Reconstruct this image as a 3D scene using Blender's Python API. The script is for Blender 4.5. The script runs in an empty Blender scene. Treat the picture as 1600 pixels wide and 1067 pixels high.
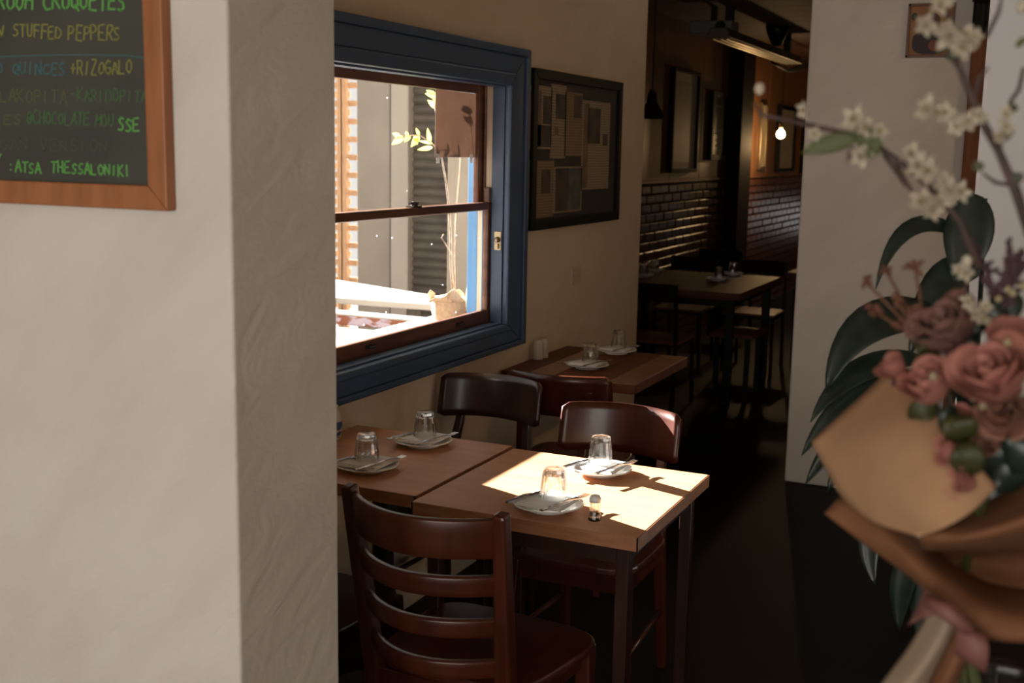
import bpy, math, random
import numpy as np
from mathutils import Vector, Matrix, Euler, Quaternion
random.seed(7)
S = bpy.context.scene
C = S.collection
PI = math.pi

# ------------------------------------------------------------------ camera, world, sun, exposure
CAM = Vector((2.03, 0.0, 1.65))
ROT = Matrix(((0.90522549, 0.42454867, 0.01803432),      # right
              (-0.08492333, 0.1391636, 0.98662127),      # up
              (-0.41635903, 0.89464625, -0.16202852)))   # forward
FPX = 1822.88
cd = bpy.data.cameras.new('camera')
cam = bpy.data.objects.new('camera', cd); C.objects.link(cam)
m3 = Matrix((ROT[0], ROT[1], -ROT[2])).transposed()
cam.matrix_world = Matrix.Translation(CAM) @ m3.to_4x4()
cd.sensor_width = 36.0; cd.lens = 36.0 * FPX / 1600.0
cd.clip_start = 0.02; cd.clip_end = 200
cd.dof.use_dof = True; cd.dof.focus_distance = 3.3; cd.dof.aperture_fstop = 4.6
S.camera = cam

SUN_DIR = Vector((0.891, -0.318, -0.296)).normalized()
w = bpy.data.worlds.new('sky'); S.world = w; w.use_nodes = True
nt = w.node_tree; nt.nodes.clear()
bg = nt.nodes.new('ShaderNodeBackground'); wo = nt.nodes.new('ShaderNodeOutputWorld')
bg.inputs[0].default_value = (1.0, 0.97, 0.92, 1); bg.inputs[1].default_value = 0.9
nt.links.new(bg.outputs[0], wo.inputs[0])
sd = bpy.data.lights.new('sun', 'SUN'); sd.energy = 72; sd.angle = 0.0093; sd.color = (1.0, 0.95, 0.88)
so = bpy.data.objects.new('sun', sd); C.objects.link(so); so.location = (-8, 6, 6)
so.rotation_euler = SUN_DIR.to_track_quat('-Z', 'Y').to_euler()
# daylight through the shop-front opening behind the camera
ad = bpy.data.lights.new('shopfront_daylight', 'AREA'); ad.shape = 'RECTANGLE'; ad.size = 3.0; ad.size_y = 2.4
ad.energy = 90; ad.color = (1.0, 0.93, 0.84)
ao = bpy.data.objects.new('shopfront_daylight', ad); C.objects.link(ao)
ao.location = (1.9, -2.95, 1.3); ao.rotation_euler = (PI/2, 0, 0)
vs = S.view_settings
vs.view_transform = 'Standard'; vs.look = 'None'; vs.gamma = 1.0; vs.use_curve_mapping = False; vs.exposure = 0.0
S.cycles.use_denoising = True
S.cycles.max_bounces = 12; S.cycles.diffuse_bounces = 6; S.cycles.glossy_bounces = 4
S.cycles.transmission_bounces = 10; S.cycles.transparent_max_bounces = 16
S.cycles.sample_clamp_indirect = 6.0
S.cycles.blur_glossy = 1.0

# ------------------------------------------------------------------ measuring helpers (turn a photo position into a point at a known depth)
def ray(u, v):
    return ROT[0]*((u-800)/FPX) + ROT[1]*(-(v-533.5)/FPX) + ROT[2]
def pX(u, v, x):
    d = ray(u, v); return CAM + d*((x-CAM.x)/d.x)
def pY(u, v, y):
    d = ray(u, v); return CAM + d*((y-CAM.y)/d.y)
def pZ(u, v, z):
    d = ray(u, v); return CAM + d*((z-CAM.z)/d.z)

# ------------------------------------------------------------------ materials
def lin(r, g, b):
    f = lambda c: (c/255.0/12.92) if c <= 10 else ((c/255.0+0.055)/1.055)**2.4
    return (f(r), f(g), f(b), 1)
def newmat(name):
    m = bpy.data.materials.new(name); m.use_nodes = True
    return m, m.node_tree, m.node_tree.nodes['Principled BSDF']
def N(nt, t, **kw):
    n = nt.nodes.new(t)
    for k, v in kw.items(): setattr(n, k, v)
    return n
def pmat(name, col, rough=0.5, col2=None, scale=12, stretch=(1,1,1), bump=0.0, bscale=None, metal=0.0, spec=None, coat=0.0, detail=5, lo=0.35, hi=0.65, trans=0.0, sheen=0.0):
    m, nt, b = newmat(name)
    b.inputs['Base Color'].default_value = col
    b.inputs['Roughness'].default_value = rough
    b.inputs['Metallic'].default_value = metal
    if spec is not None: b.inputs['Specular IOR Level'].default_value = spec
    if coat: b.inputs['Coat Weight'].default_value = coat; b.inputs['Coat Roughness'].default_value = 0.12
    tc = N(nt, 'ShaderNodeTexCoord'); mp = N(nt, 'ShaderNodeMapping'); mp.inputs['Scale'].default_value = stretch
    nt.links.new(tc.outputs['Object'], mp.inputs[0])
    if col2 is not None:
        n = N(nt, 'ShaderNodeTexNoise'); n.inputs['Scale'].default_value = scale; n.inputs['Detail'].default_value = detail
        nt.links.new(mp.outputs[0], n.inputs['Vector'])
        r = N(nt, 'ShaderNodeValToRGB'); r.color_ramp.elements[0].position = lo; r.color_ramp.elements[1].position = hi
        r.color_ramp.elements[0].color = col; r.color_ramp.elements[1].color = col2
        nt.links.new(n.outputs[0], r.inputs[0]); nt.links.new(r.outputs[0], b.inputs['Base Color'])
    if bump:
        n2 = N(nt, 'ShaderNodeTexNoise'); n2.inputs['Scale'].default_value = bscale or scale; n2.inputs['Detail'].default_value = 6
        nt.links.new(mp.outputs[0], n2.inputs['Vector'])
        bp = N(nt, 'ShaderNodeBump'); bp.inputs['Strength'].default_value = bump; bp.inputs['Distance'].default_value = 0.01
        nt.links.new(n2.outputs[0], bp.inputs['Height']); nt.links.new(bp.outputs[0], b.inputs['Normal'])
    return m
def thin_glass(name, tint=(1,1,1,1), dust=False, refl=1.0):
    m, nt, b = newmat(name); nt.nodes.remove(b)
    out = nt.nodes['Material Output']
    t = N(nt, 'ShaderNodeBsdfTransparent'); t.inputs[0].default_value = tint
    g = N(nt, 'ShaderNodeBsdfGlossy'); g.inputs['Roughness'].default_value = 0.02
    ge = N(nt, 'ShaderNodeNewGeometry'); dt = N(nt, 'ShaderNodeVectorMath', operation='DOT_PRODUCT')
    nt.links.new(ge.outputs['Normal'], dt.inputs[0]); nt.links.new(ge.outputs['Incoming'], dt.inputs[1])
    ab = N(nt, 'ShaderNodeMath', operation='ABSOLUTE'); nt.links.new(dt.outputs['Value'], ab.inputs[0])
    om = N(nt, 'ShaderNodeMath', operation='SUBTRACT'); om.inputs[0].default_value = 1; nt.links.new(ab.outputs[0], om.inputs[1])
    pw = N(nt, 'ShaderNodeMath', operation='POWER'); pw.inputs[1].default_value = 5; nt.links.new(om.outputs[0], pw.inputs[0])
    fr = N(nt, 'ShaderNodeMath', operation='MULTIPLY_ADD'); fr.inputs[1].default_value = .92*refl; fr.inputs[2].default_value = .045*refl
    nt.links.new(pw.outputs[0], fr.inputs[0])
    mx = N(nt, 'ShaderNodeMixShader')
    nt.links.new(fr.outputs[0], mx.inputs[0]); nt.links.new(t.outputs[0], mx.inputs[1]); nt.links.new(g.outputs[0], mx.inputs[2])
    last = mx
    if dust:
        tc = N(nt, 'ShaderNodeTexCoord'); v = N(nt, 'ShaderNodeTexVoronoi'); v.inputs['Scale'].default_value = 14
        nt.links.new(tc.outputs['Object'], v.inputs['Vector'])
        c = N(nt, 'ShaderNodeMath', operation='LESS_THAN'); c.inputs[1].default_value = 0.035
        nt.links.new(v.outputs['Distance'], c.inputs[0])
        tr = N(nt, 'ShaderNodeBsdfTranslucent'); tr.inputs[0].default_value = (.8,.8,.78,1)
        m2 = N(nt, 'ShaderNodeMixShader'); nt.links.new(c.outputs[0], m2.inputs[0])
        nt.links.new(mx.outputs[0], m2.inputs[1]); nt.links.new(tr.outputs[0], m2.inputs[2]); last = m2
    nt.links.new(last.outputs[0], out.inputs[0])
    return m
def tumbler_glass(name):
    m, nt, b = newmat(name); nt.nodes.remove(b)
    out = nt.nodes['Material Output']
    t = N(nt, 'ShaderNodeBsdfTransparent'); t.inputs[0].default_value = (.93,.95,.94,1)
    g = N(nt, 'ShaderNodeBsdfGlass'); g.inputs['Roughness'].default_value = 0.0; g.inputs['IOR'].default_value = 1.5
    mx = N(nt, 'ShaderNodeMixShader'); mx.inputs[0].default_value = 0.8
    nt.links.new(t.outputs[0], mx.inputs[1]); nt.links.new(g.outputs[0], mx.inputs[2])
    nt.links.new(mx.outputs[0], out.inputs[0])
    return m
def leafmat(name, col, col2, rough=0.35, tl=0.35):
    m, nt, b = newmat(name)
    out = nt.nodes['Material Output']
    tc = N(nt, 'ShaderNodeTexCoord'); n = N(nt, 'ShaderNodeTexNoise'); n.inputs['Scale'].default_value = 18
    nt.links.new(tc.outputs['Object'], n.inputs['Vector'])
    r = N(nt, 'ShaderNodeValToRGB'); r.color_ramp.elements[0].color = col; r.color_ramp.elements[1].color = col2
    r.color_ramp.elements[0].position = .35; r.color_ramp.elements[1].position = .65
    nt.links.new(n.outputs[0], r.inputs[0]); nt.links.new(r.outputs[0], b.inputs['Base Color'])
    b.inputs['Roughness'].default_value = rough
    tr = N(nt, 'ShaderNodeBsdfTranslucent'); nt.links.new(r.outputs[0], tr.inputs[0])
    mx = N(nt, 'ShaderNodeMixShader'); mx.inputs[0].default_value = tl
    nt.links.new(b.outputs[0], mx.inputs[1]); nt.links.new(tr.outputs[0], mx.inputs[2]); nt.links.new(mx.outputs[0], out.inputs[0])
    return m
def plaster(name, col, col2, bump=0.35):
    m, nt, b = newmat(name)
    tc = N(nt, 'ShaderNodeTexCoord')
    mp = N(nt, 'ShaderNodeMapping'); mp.vector_type = 'TEXTURE'; mp.inputs['Rotation'].default_value = (0.25, -0.8, 0.1); mp.inputs['Scale'].default_value = (1, 1, .34)
    nt.links.new(tc.outputs['Object'], mp.inputs[0])
    n1 = N(nt, 'ShaderNodeTexNoise'); n1.inputs['Scale'].default_value = 3.0; n1.inputs['Detail'].default_value = 6
    nt.links.new(mp.outputs[0], n1.inputs['Vector'])
    r = N(nt, 'ShaderNodeValToRGB'); r.color_ramp.elements[0].color = col; r.color_ramp.elements[1].color = col2
    r.color_ramp.elements[0].position = .3; r.color_ramp.elements[1].position = .7
    nt.links.new(n1.outputs[0], r.inputs[0]); nt.links.new(r.outputs[0], b.inputs['Base Color'])
    n2 = N(nt, 'ShaderNodeTexNoise'); n2.inputs['Scale'].default_value = 6; n2.inputs['Detail'].default_value = 4; n2.inputs['Distortion'].default_value = 1.2
    nt.links.new(mp.outputs[0], n2.inputs['Vector'])
    n3 = N(nt, 'ShaderNodeTexNoise'); n3.inputs['Scale'].default_value = 70; n3.inputs['Detail'].default_value = 4
    nt.links.new(tc.outputs['Object'], n3.inputs['Vector'])
    a = N(nt, 'ShaderNodeMath', operation='MULTIPLY_ADD'); a.inputs[1].default_value = 0.12
    nt.links.new(n3.outputs[0], a.inputs[0]); nt.links.new(n2.outputs[0], a.inputs[2])
    bp = N(nt, 'ShaderNodeBump'); bp.inputs['Strength'].default_value = bump; bp.inputs['Distance'].default_value = 0.02
    nt.links.new(a.outputs[0], bp.inputs['Height']); nt.links.new(bp.outputs[0], b.inputs['Normal'])
    b.inputs['Roughness'].default_value = 0.75
    return m
def emit(name, col, s):
    m, nt, b = newmat(name); nt.nodes.remove(b); e = N(nt, 'ShaderNodeEmission')
    e.inputs[0].default_value = col; e.inputs[1].default_value = s
    nt.links.new(e.outputs[0], nt.nodes['Material Output'].inputs[0]); return m
def newsprint(name, paper, ink, freq=160):
    m, nt, b = newmat(name)
    tc = N(nt, 'ShaderNodeTexCoord'); wv = N(nt, 'ShaderNodeTexWave', wave_type='BANDS', bands_direction='Z')
    wv.inputs['Scale'].default_value = freq/ (2*PI) ; wv.inputs['Distortion'].default_value = 0.3
    nt.links.new(tc.outputs['Object'], wv.inputs['Vector'])
    n = N(nt, 'ShaderNodeTexNoise'); n.inputs['Scale'].default_value = 240; nt.links.new(tc.outputs['Object'], n.inputs['Vector'])
    mu = N(nt, 'ShaderNodeMath', operation='MULTIPLY'); nt.links.new(wv.outputs[0], mu.inputs[0]); nt.links.new(n.outputs[0], mu.inputs[1])
    r = N(nt, 'ShaderNodeValToRGB'); r.color_ramp.elements[0].position = .3; r.color_ramp.elements[1].position = .55
    r.color_ramp.elements[0].color = paper; r.color_ramp.elements[1].color = ink
    nt.links.new(mu.outputs[0], r.inputs[0]); nt.links.new(r.outputs[0], b.inputs['Base Color'])
    b.inputs['Roughness'].default_value = .6
    return m

M = {}
M['plaster_white'] = plaster('plaster_white', (.66,.61,.55,1), (.74,.70,.64,1), .26)
M['plaster_warm'] = plaster('plaster_warm', (.62,.52,.40,1), (.68,.58,.46,1), .22)
M['plaster_grey'] = plaster('plaster_grey', (.60,.56,.52,1), (.66,.62,.58,1), .2)
M['ceiling'] = pmat('ceiling_paint', (.55,.45,.34,1), .8)
M['floor'] = None
def floor_mat():
    m, nt, b = newmat('black_concrete')
    tc = N(nt, 'ShaderNodeTexCoord')
    n = N(nt, 'ShaderNodeTexNoise'); n.inputs['Scale'].default_value = 3; n.inputs['Detail'].default_value = 8
    nt.links.new(tc.outputs['Object'], n.inputs['Vector'])
    r = N(nt, 'ShaderNodeValToRGB'); r.color_ramp.elements[0].color = (.0022,.0018,.0016,1); r.color_ramp.elements[1].color = (.006,.0045,.0035,1)
    nt.links.new(n.outputs[0], r.inputs[0])
    v = N(nt, 'ShaderNodeTexVoronoi'); v.inputs['Scale'].default_value = 75; nt.links.new(tc.outputs['Object'], v.inputs['Vector'])
    l = N(nt, 'ShaderNodeMath', operation='LESS_THAN'); l.inputs[1].default_value = .10; nt.links.new(v.outputs['Distance'], l.inputs[0])
    n2 = N(nt, 'ShaderNodeTexNoise'); n2.inputs['Scale'].default_value = 5; nt.links.new(tc.outputs['Object'], n2.inputs['Vector'])
    g = N(nt, 'ShaderNodeMath', operation='GREATER_THAN'); g.inputs[1].default_value = .52; nt.links.new(n2.outputs[0], g.inputs[0])
    mu = N(nt, 'ShaderNodeMath', operation='MULTIPLY'); nt.links.new(l.outputs[0], mu.inputs[0]); nt.links.new(g.outputs[0], mu.inputs[1])
    mx = N(nt, 'ShaderNodeMix', data_type='RGBA'); nt.links.new(mu.outputs[0], mx.inputs[0])
    nt.links.new(r.outputs[0], mx.inputs[6]); mx.inputs[7].default_value = (.07,.06,.042,1)
    nt.links.new(mx.outputs[2], b.inputs['Base Color']); b.inputs['Roughness'].default_value = .55
    b.inputs['Specular IOR Level'].default_value = .12
    return m
M['floor'] = floor_mat()
M['blue'] = pmat('blue_paint', (.045,.085,.165,1), .38, (.055,.10,.19,1), 6, bump=.05, bscale=40)
M['sash'] = pmat('sash_timber', (.085,.028,.014,1), .38, (.15,.055,.026,1), 5, (1,1,6), coat=.2)
M['pane'] = thin_glass('window_glass', dust=True)
M['glass_front'] = thin_glass('picture_glass', refl=.45)
M['tumbler'] = tumbler_glass('tumbler_glass')
M['brass'] = pmat('old_brass', (.42,.34,.22,1), .35, metal=1.0)
M['darkmetal'] = pmat('dark_bronze', (.06,.05,.045,1), .4, metal=.9)
M['steel'] = pmat('cutlery_steel', (.62,.62,.64,1), .22, metal=1.0)
M['laminate'] = pmat('tan_table_wood', (.49,.25,.13,1), .40, (.56,.295,.16,1), 3, (1,8,8), spec=.25)
M['laminate_edge'] = pmat('table_edging', (.26,.105,.045,1), .4, (.33,.145,.065,1), 8, (2,2,10))
M['redwood'] = pmat('red_timber', (.085,.022,.010,1), .5, (.15,.045,.02,1), 4, (1,8,8), spec=.25)
M['redwood2'] = pmat('red_timber_pale', (.17,.06,.026,1), .3, (.26,.11,.05,1), 4, (1,9,9), coat=.3)
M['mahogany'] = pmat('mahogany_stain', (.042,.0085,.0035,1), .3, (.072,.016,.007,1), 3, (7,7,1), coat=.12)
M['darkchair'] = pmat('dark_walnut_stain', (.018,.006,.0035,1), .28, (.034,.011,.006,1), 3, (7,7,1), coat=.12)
M['ceramic'] = pmat('white_ceramic', (.80,.78,.74,1), .18, coat=.3)
M['napkin'] = pmat('white_paper_napkin', (.82,.81,.79,1), .85, bump=.15, bscale=300)
M['chalk_board'] = pmat('chalkboard_surface', (.034,.036,.030,1), .65, (.070,.072,.060,1), 2.2, (1,1,2.2), lo=.3, hi=.75)
M['oak'] = pmat('orange_timber_frame', (.31,.105,.035,1), .45, (.40,.15,.055,1), 6, (6,6,1), bump=.05, bscale=60)
M['black'] = pmat('black_paint', (.007,.006,.005,1), .45, spec=.15)
M['blacksteel'] = pmat('black_steel', (.014,.013,.013,1), .4, metal=.6)
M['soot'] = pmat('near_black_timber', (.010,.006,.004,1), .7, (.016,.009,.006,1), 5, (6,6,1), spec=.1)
M['postwood'] = pmat('brown_post_timber', (.16,.065,.032,1), .65, (.21,.09,.045,1), 5, (6,6,1), spec=.15)
M['mortar'] = pmat('mortar', (.06,.04,.03,1), .9)
M['brick'] = pmat('glazed_brick', (.11,.038,.022,1), .31, (.18,.07,.04,1), 9, bump=.3, bscale=30)
M['panelwood'] = pmat('amber_wall_panel', (.24,.10,.040,1), .45, (.29,.125,.05,1), 3, (5,5,1))
M['ceil_board'] = pmat('ceiling_board', (.075,.032,.014,1), .7, (.11,.05,.022,1), 4, (8,1,8))
M['mat_paper'] = pmat('aged_paper', (.62,.52,.38,1), .7, (.68,.58,.43,1), 5)
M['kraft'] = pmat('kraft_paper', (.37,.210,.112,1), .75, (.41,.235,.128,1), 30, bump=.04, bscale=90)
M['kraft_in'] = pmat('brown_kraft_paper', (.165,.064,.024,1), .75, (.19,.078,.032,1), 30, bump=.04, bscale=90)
M['tissue'] = pmat('cream_tissue', (.30,.225,.16,1), .75)
M['ribbon'] = pmat('dusty_pink_ribbon', (.19,.075,.065,1), .6)
M['rose'] = leafmat('rose_petal', (.40,.145,.11,1), (.48,.20,.16,1), .7, .2)
M['rose_pale'] = leafmat('pale_rose_petal', (.40,.19,.135,1), (.46,.24,.17,1), .7, .2)
M['rose_dusk'] = leafmat('dusky_rose_petal', (.19,.09,.075,1), (.26,.125,.11,1), .7, .15)
M['blossom'] = leafmat('white_blossom', (.60,.53,.41,1), (.68,.62,.49,1), .6, .3)
M['twig'] = pmat('blossom_twig', (.045,.026,.022,1), .7, (.09,.055,.045,1), 30)
M['leaf_dark'] = leafmat('dark_glossy_leaf', (.010,.020,.014,1), (.022,.038,.026,1), .3, .08)
M['leaf_green'] = leafmat('fresh_green_leaf', (.060,.075,.010,1), (.095,.115,.018,1), .5, .25)
M['leaf_olive'] = leafmat('olive_leaf', (.030,.034,.007,1), (.055,.058,.012,1), .5, .25)
M['leaf_lime'] = leafmat('lime_leaf', (.30,.36,.05,1), (.42,.46,.10,1), .4, .5)
M['leaf_white'] = leafmat('pale_leaf', (.62,.62,.50,1), (.72,.72,.60,1), .4, .4)
M['rust'] = pmat('rust_pink_flower', (.14,.052,.032,1), .8, (.18,.08,.045,1), 20)
M['plum'] = pmat('plum_plume', (.055,.028,.032,1), .8, (.10,.05,.055,1), 30)
M['berry'] = pmat('cream_berry', (.36,.30,.18,1), .6)
M['stem'] = pmat('green_stem', (.10,.12,.03,1), .5)
M['burlap'] = pmat('burlap', (.34,.22,.13,1), .9, (.42,.29,.18,1), 60, bump=.6, bscale=120)
M['soil'] = pmat('soil', (.03,.02,.015,1), .9)
M['barkpale'] = pmat('pale_bark', (.26,.20,.14,1), .9, (.12,.09,.06,1), 40)
M['render_wall'] = pmat('courtyard_render', (.22,.20,.175,1), .85, (.29,.265,.23,1), 1.6, bump=.2, bscale=14)
M['render_pale'] = pmat('pale_render', (.32,.30,.265,1), .8, (.36,.335,.295,1), 2)
M['shutter'] = pmat('dark_corrugated_metal', (.06,.052,.044,1), .7, (.09,.078,.066,1), 8)
M['trellis'] = pmat('trellis_timber', (.42,.25,.14,1), .7, (.50,.31,.18,1), 10, (8,8,1))
M['whitestone'] = pmat('white_stone', (.27,.265,.25,1), .6, (.31,.305,.29,1), 4)
M['peel'] = pmat('peeling_lilac_on_timber', (.17,.06,.03,1), .7, (.32,.28,.36,1), 7, (1,1,2), lo=.46, hi=.5)
M['extblue'] = pmat('sky_blue_paint', (.10,.26,.50,1), .5)
M['menucard'] = leafmat('brown_card', (.30,.215,.17,1), (.33,.235,.19,1), .8, .28)
M['tape'] = pmat('clear_tape', (.8,.8,.8,1), .3)
M['ground'] = pmat('courtyard_paving', (.06,.055,.05,1), .9, (.09,.08,.07,1), 3)
M['whiteplastic'] = pmat('white_plastic', (.62,.58,.52,1), .4)
M['greyplastic'] = pmat('grey_plastic', (.16,.15,.14,1), .45)
M['heater'] = pmat('heater_metal', (.13,.10,.075,1), .5, metal=.5)
M['cable'] = pmat('black_cable', (.01,.01,.01,1), .5)
M['terracotta'] = pmat('glazed_pot', (.06,.05,.05,1), .35)
M['bulb'] = emit('lit_bulb', (1.0, .72, .34, 1), 26.0)
M['chalk_green'] = pmat('green_chalk', (.13,.40,.09,1), .9)
M['chalk_dgreen'] = pmat('faded_green_chalk', (.075,.15,.06,1), .9)
M['chalk_faint'] = pmat('rubbed_chalk', (.085,.092,.066,1), .9)
M['chalk_yellow'] = pmat('yellow_chalk', (.26,.25,.065,1), .9)
M['chalk_blue'] = pmat('blue_chalk', (.06,.15,.17,1), .9)
M['chalk_olive'] = pmat('olive_chalk', (.115,.125,.06,1), .9)
M['letters'] = pmat('white_lettering', (.35,.34,.32,1), .7)

# ------------------------------------------------------------------ mesh builder
class MB:
    def __init__(s): s.v = []; s.f = []; s.m = []
    def add(s, vs, fs, mi=0):
        o = len(s.v); s.v += [tuple(p) for p in vs]
        for f in fs: s.f.append(tuple(i+o for i in f)); s.m.append(mi)
        return s
    def box(s, x0, x1, y0, y1, z0, z1, mi=0, R=None, c=None):
        P = [Vector((x, y, z)) for x in (x0, x1) for y in (y0, y1) for z in (z0, z1)]
        if R is not None:
            c = Vector(c) if c is not None else Vector(((x0+x1)/2, (y0+y1)/2, (z0+z1)/2))
            P = [c + R @ (p-c) for p in P]
        return s.add(P, [(0,1,3,2), (4,6,7,5), (0,4,5,1), (2,3,7,6), (0,2,6,4), (1,5,7,3)], mi)
    def hexa(s, bot, top, mi=0):
        return s.add(list(bot)+list(top), [(3,2,1,0), (4,5,6,7), (0,1,5,4), (1,2,6,5), (2,3,7,6), (3,0,4,7)], mi)
    def tube(s, pts, r, n=8, mi=0, cap=True):
        pts = [Vector(p) for p in pts]
        rs = r if isinstance(r, (list, tuple)) else [r]*len(pts)
        T = [(pts[min(i+1, len(pts)-1)]-pts[max(i-1, 0)]).normalized() for i in range(len(pts))]
        up = Vector((0, 0, 1)) if abs(T[0].z) < .9 else Vector((1, 0, 0))
        a = T[0].cross(up).normalized()
        V = []
        for i, p in enumerate(pts):
            a = (a - T[i]*a.dot(T[i])).normalized(); b = T[i].cross(a)
            for k in range(n):
                t = 2*PI*k/n; V.append(p + (a*math.cos(t) + b*math.sin(t))*rs[i])
        F = []
        for i in range(len(pts)-1):
            for k in range(n):
                k2 = (k+1) % n; F.append((i*n+k, i*n+k2, (i+1)*n+k2, (i+1)*n+k))
        if cap: F.append(tuple(range(n-1, -1, -1))); F.append(tuple((len(pts)-1)*n+k for k in range(n)))
        return s.add(V, F, mi)
    def bar(s, pts, wd, ht, up=(0,0,1), mi=0):
        # rectangular section swept along pts; wd across, ht along `up`
        pts = [Vector(p) for p in pts]; up = Vector(up); V = []
        wds = wd if isinstance(wd, (list, tuple)) else [wd]*len(pts)
        hts = ht if isinstance(ht, (list, tuple)) else [ht]*len(pts)
        for i, p in enumerate(pts):
            t = (pts[min(i+1, len(pts)-1)]-pts[max(i-1, 0)]).normalized()
            sd_ = t.cross(up).normalized(); u2 = sd_.cross(t)
            for a, b in ((-1,-1), (1,-1), (1,1), (-1,1)): V.append(p + sd_*(a*wds[i]/2) + u2*(b*hts[i]/2))
        F = []
        for i in range(len(pts)-1):
            for k in range(4):
                k2 = (k+1) % 4; F.append((i*4+k, i*4+k2, (i+1)*4+k2, (i+1)*4+k))
        F.append((3,2,1,0)); o = (len(pts)-1)*4; F.append((o, o+1, o+2, o+3))
        return s.add(V, F, mi)
    def lathe(s, prof, n=24, c=(0,0,0), mi=0, flute=0.0, closed=False):
        c = Vector(c); V = []; F = []
        for j, (r, z) in enumerate(prof):
            for k in range(n):
                t = 2*PI*k/n; rr = r*(1 - (flute if (k % 2 and flute) else 0))
                V.append(c + Vector((rr*math.cos(t), rr*math.sin(t), z)))
        L = len(prof)
        for j in range(L-1 if not closed else L):
            j2 = (j+1) % L
            for k in range(n):
                k2 = (k+1) % n; F.append((j*n+k, j*n+k2, j2*n+k2, j2*n+k))
        if not closed:
            if prof[0][0] > 1e-6: F.append(tuple(range(n-1, -1, -1)))
            if prof[-1][0] > 1e-6: F.append(tuple((L-1)*n+k for k in range(n)))
        return s.add(V, F, mi)
    def grid(s, P, mi=0):
        r, c = len(P), len(P[0]); V = [p for row in P for p in row]
        F = [(i*c+j, i*c+j+1, (i+1)*c+j+1, (i+1)*c+j) for i in range(r-1) for j in range(c-1)]
        return s.add(V, F, mi)
    def sphere(s, c, r, n=10, mi=0, sq=(1,1,1)):
        c = Vector(c); prof = [(max(1e-5, math.sin(PI*j/(n//2+1))), -math.cos(PI*j/(n//2+1))) for j in range(n//2+2)]
        V = []; F = []
        for (a, z) in prof:
            for k in range(n): V.append(c + Vector((a*math.cos(2*PI*k/n)*r*sq[0], a*math.sin(2*PI*k/n)*r*sq[1], z*r*sq[2])))
        for j in range(len(prof)-1):
            for k in range(n): F.append((j*n+k, j*n+(k+1) % n, (j+1)*n+(k+1) % n, (j+1)*n+k))
        return s.add(V, F, mi)
    def xf(s, mat, i0=0):
        for i in range(i0, len(s.v)): s.v[i] = tuple(mat @ Vector(s.v[i]))
        return s
    def build(s, name, mats, parent=None, smooth=False, bevel=0, seg=2, solid=0, sub=0, local=False, origin=None):
        me = bpy.data.meshes.new(name)
        if not isinstance(mats, (list, tuple)): mats = [mats]
        off = Vector((0, 0, 0))
        if parent is not None and not local: off = wloc(parent)
        elif origin is not None: off = Vector(origin)
        me.from_pydata([tuple(Vector(p)-off) for p in s.v], [], s.f)
        for mm in mats: me.materials.append(mm)
        if len(mats) > 1:
            for p, i in zip(me.polygons, s.m): p.material_index = i
        if smooth:
            for p in me.polygons: p.use_smooth = True
        me.update()
        o = bpy.data.objects.new(name, me); C.objects.link(o)
        if parent is not None: o.parent = parent
        elif origin is not None: o.location = off
        if sub:
            q = o.modifiers.new('sub', 'SUBSURF'); q.levels = sub; q.render_levels = sub
        if solid:
            q = o.modifiers.new('solid', 'SOLIDIFY'); q.thickness = solid; q.offset = 0
        if bevel:
            q = o.modifiers.new('bevel', 'BEVEL'); q.width = bevel; q.segments = seg; q.limit_method = 'ANGLE'; q.angle_limit = math.radians(40)
        return o
def wloc(o):
    p = Vector((0, 0, 0))
    while o is not None: p += o.location; o = o.parent
    return p
def tag(o, label, cat, group=None):
    o['label'] = label; o['category'] = cat
    if group: o['group'] = group
    return o
def thing(name, loc, label=None, cat=None, group=None, rz=0):
    o = bpy.data.objects.new(name, None); C.objects.link(o); o.location = loc; o.rotation_euler = (0, 0, rz)
    o.empty_display_size = .05
    if label: tag(o, label, cat, group)
    return o
def struct(o): o['kind'] = 'structure'; return o
def stuff(o): o['kind'] = 'stuff'; return o
def copy_tree(o, parent=None):
    c = o.copy(); C.objects.link(c)
    if parent is not None: c.parent = parent
    for ch in list(o.children): copy_tree(ch, c)
    return c
def dup(src, loc, rz, label, group=None):
    c = copy_tree(src); c.location = loc; c.rotation_euler = (0, 0, rz); c['label'] = label
    if group: c['group'] = group
    return c

# ------------------------------------------------------------------ room shell
YB = 5.84          # wall with the wide doorway
XB = -0.93         # left wall of the back room
YE = 16.4
struct(MB().box(-1.2, 4.4, -3.2, YE+.1, -.12, 0).build('floor', M['floor']))
struct(MB().box(-.9, 4.4, -3.2, YB+.2, 2.95, 3.05).build('ceiling', M['ceiling']))
# window wall (x = 0) with the sash window opening
OY0, OY1, OZ0, OZ1 = 2.93, 4.25, .948, 1.902
wb = MB()
wb.box(-.125, 0, 1.777, OY0, 0, 2.95).box(-.125, 0, OY1, 5.96, 0, 2.95)
wb.box(-.125, 0, OY0, OY1, 0, OZ0).box(-.125, 0, OY0, OY1, OZ1, 2.95)
struct(wb.build('wall_left', M['plaster_warm']))
# stub wall that carries the chalkboard, its end is the pillar in the picture
struct(MB().box(-.75, .85, 1.48, 1.777, 0, 2.95).build('wall_near', M['plaster_white'], bevel=.006, seg=3))
struct(MB().box(-.9, -.75, -3.1, 1.6, 0, 2.95).build('wall_near_left', M['plaster_white']))
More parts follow.
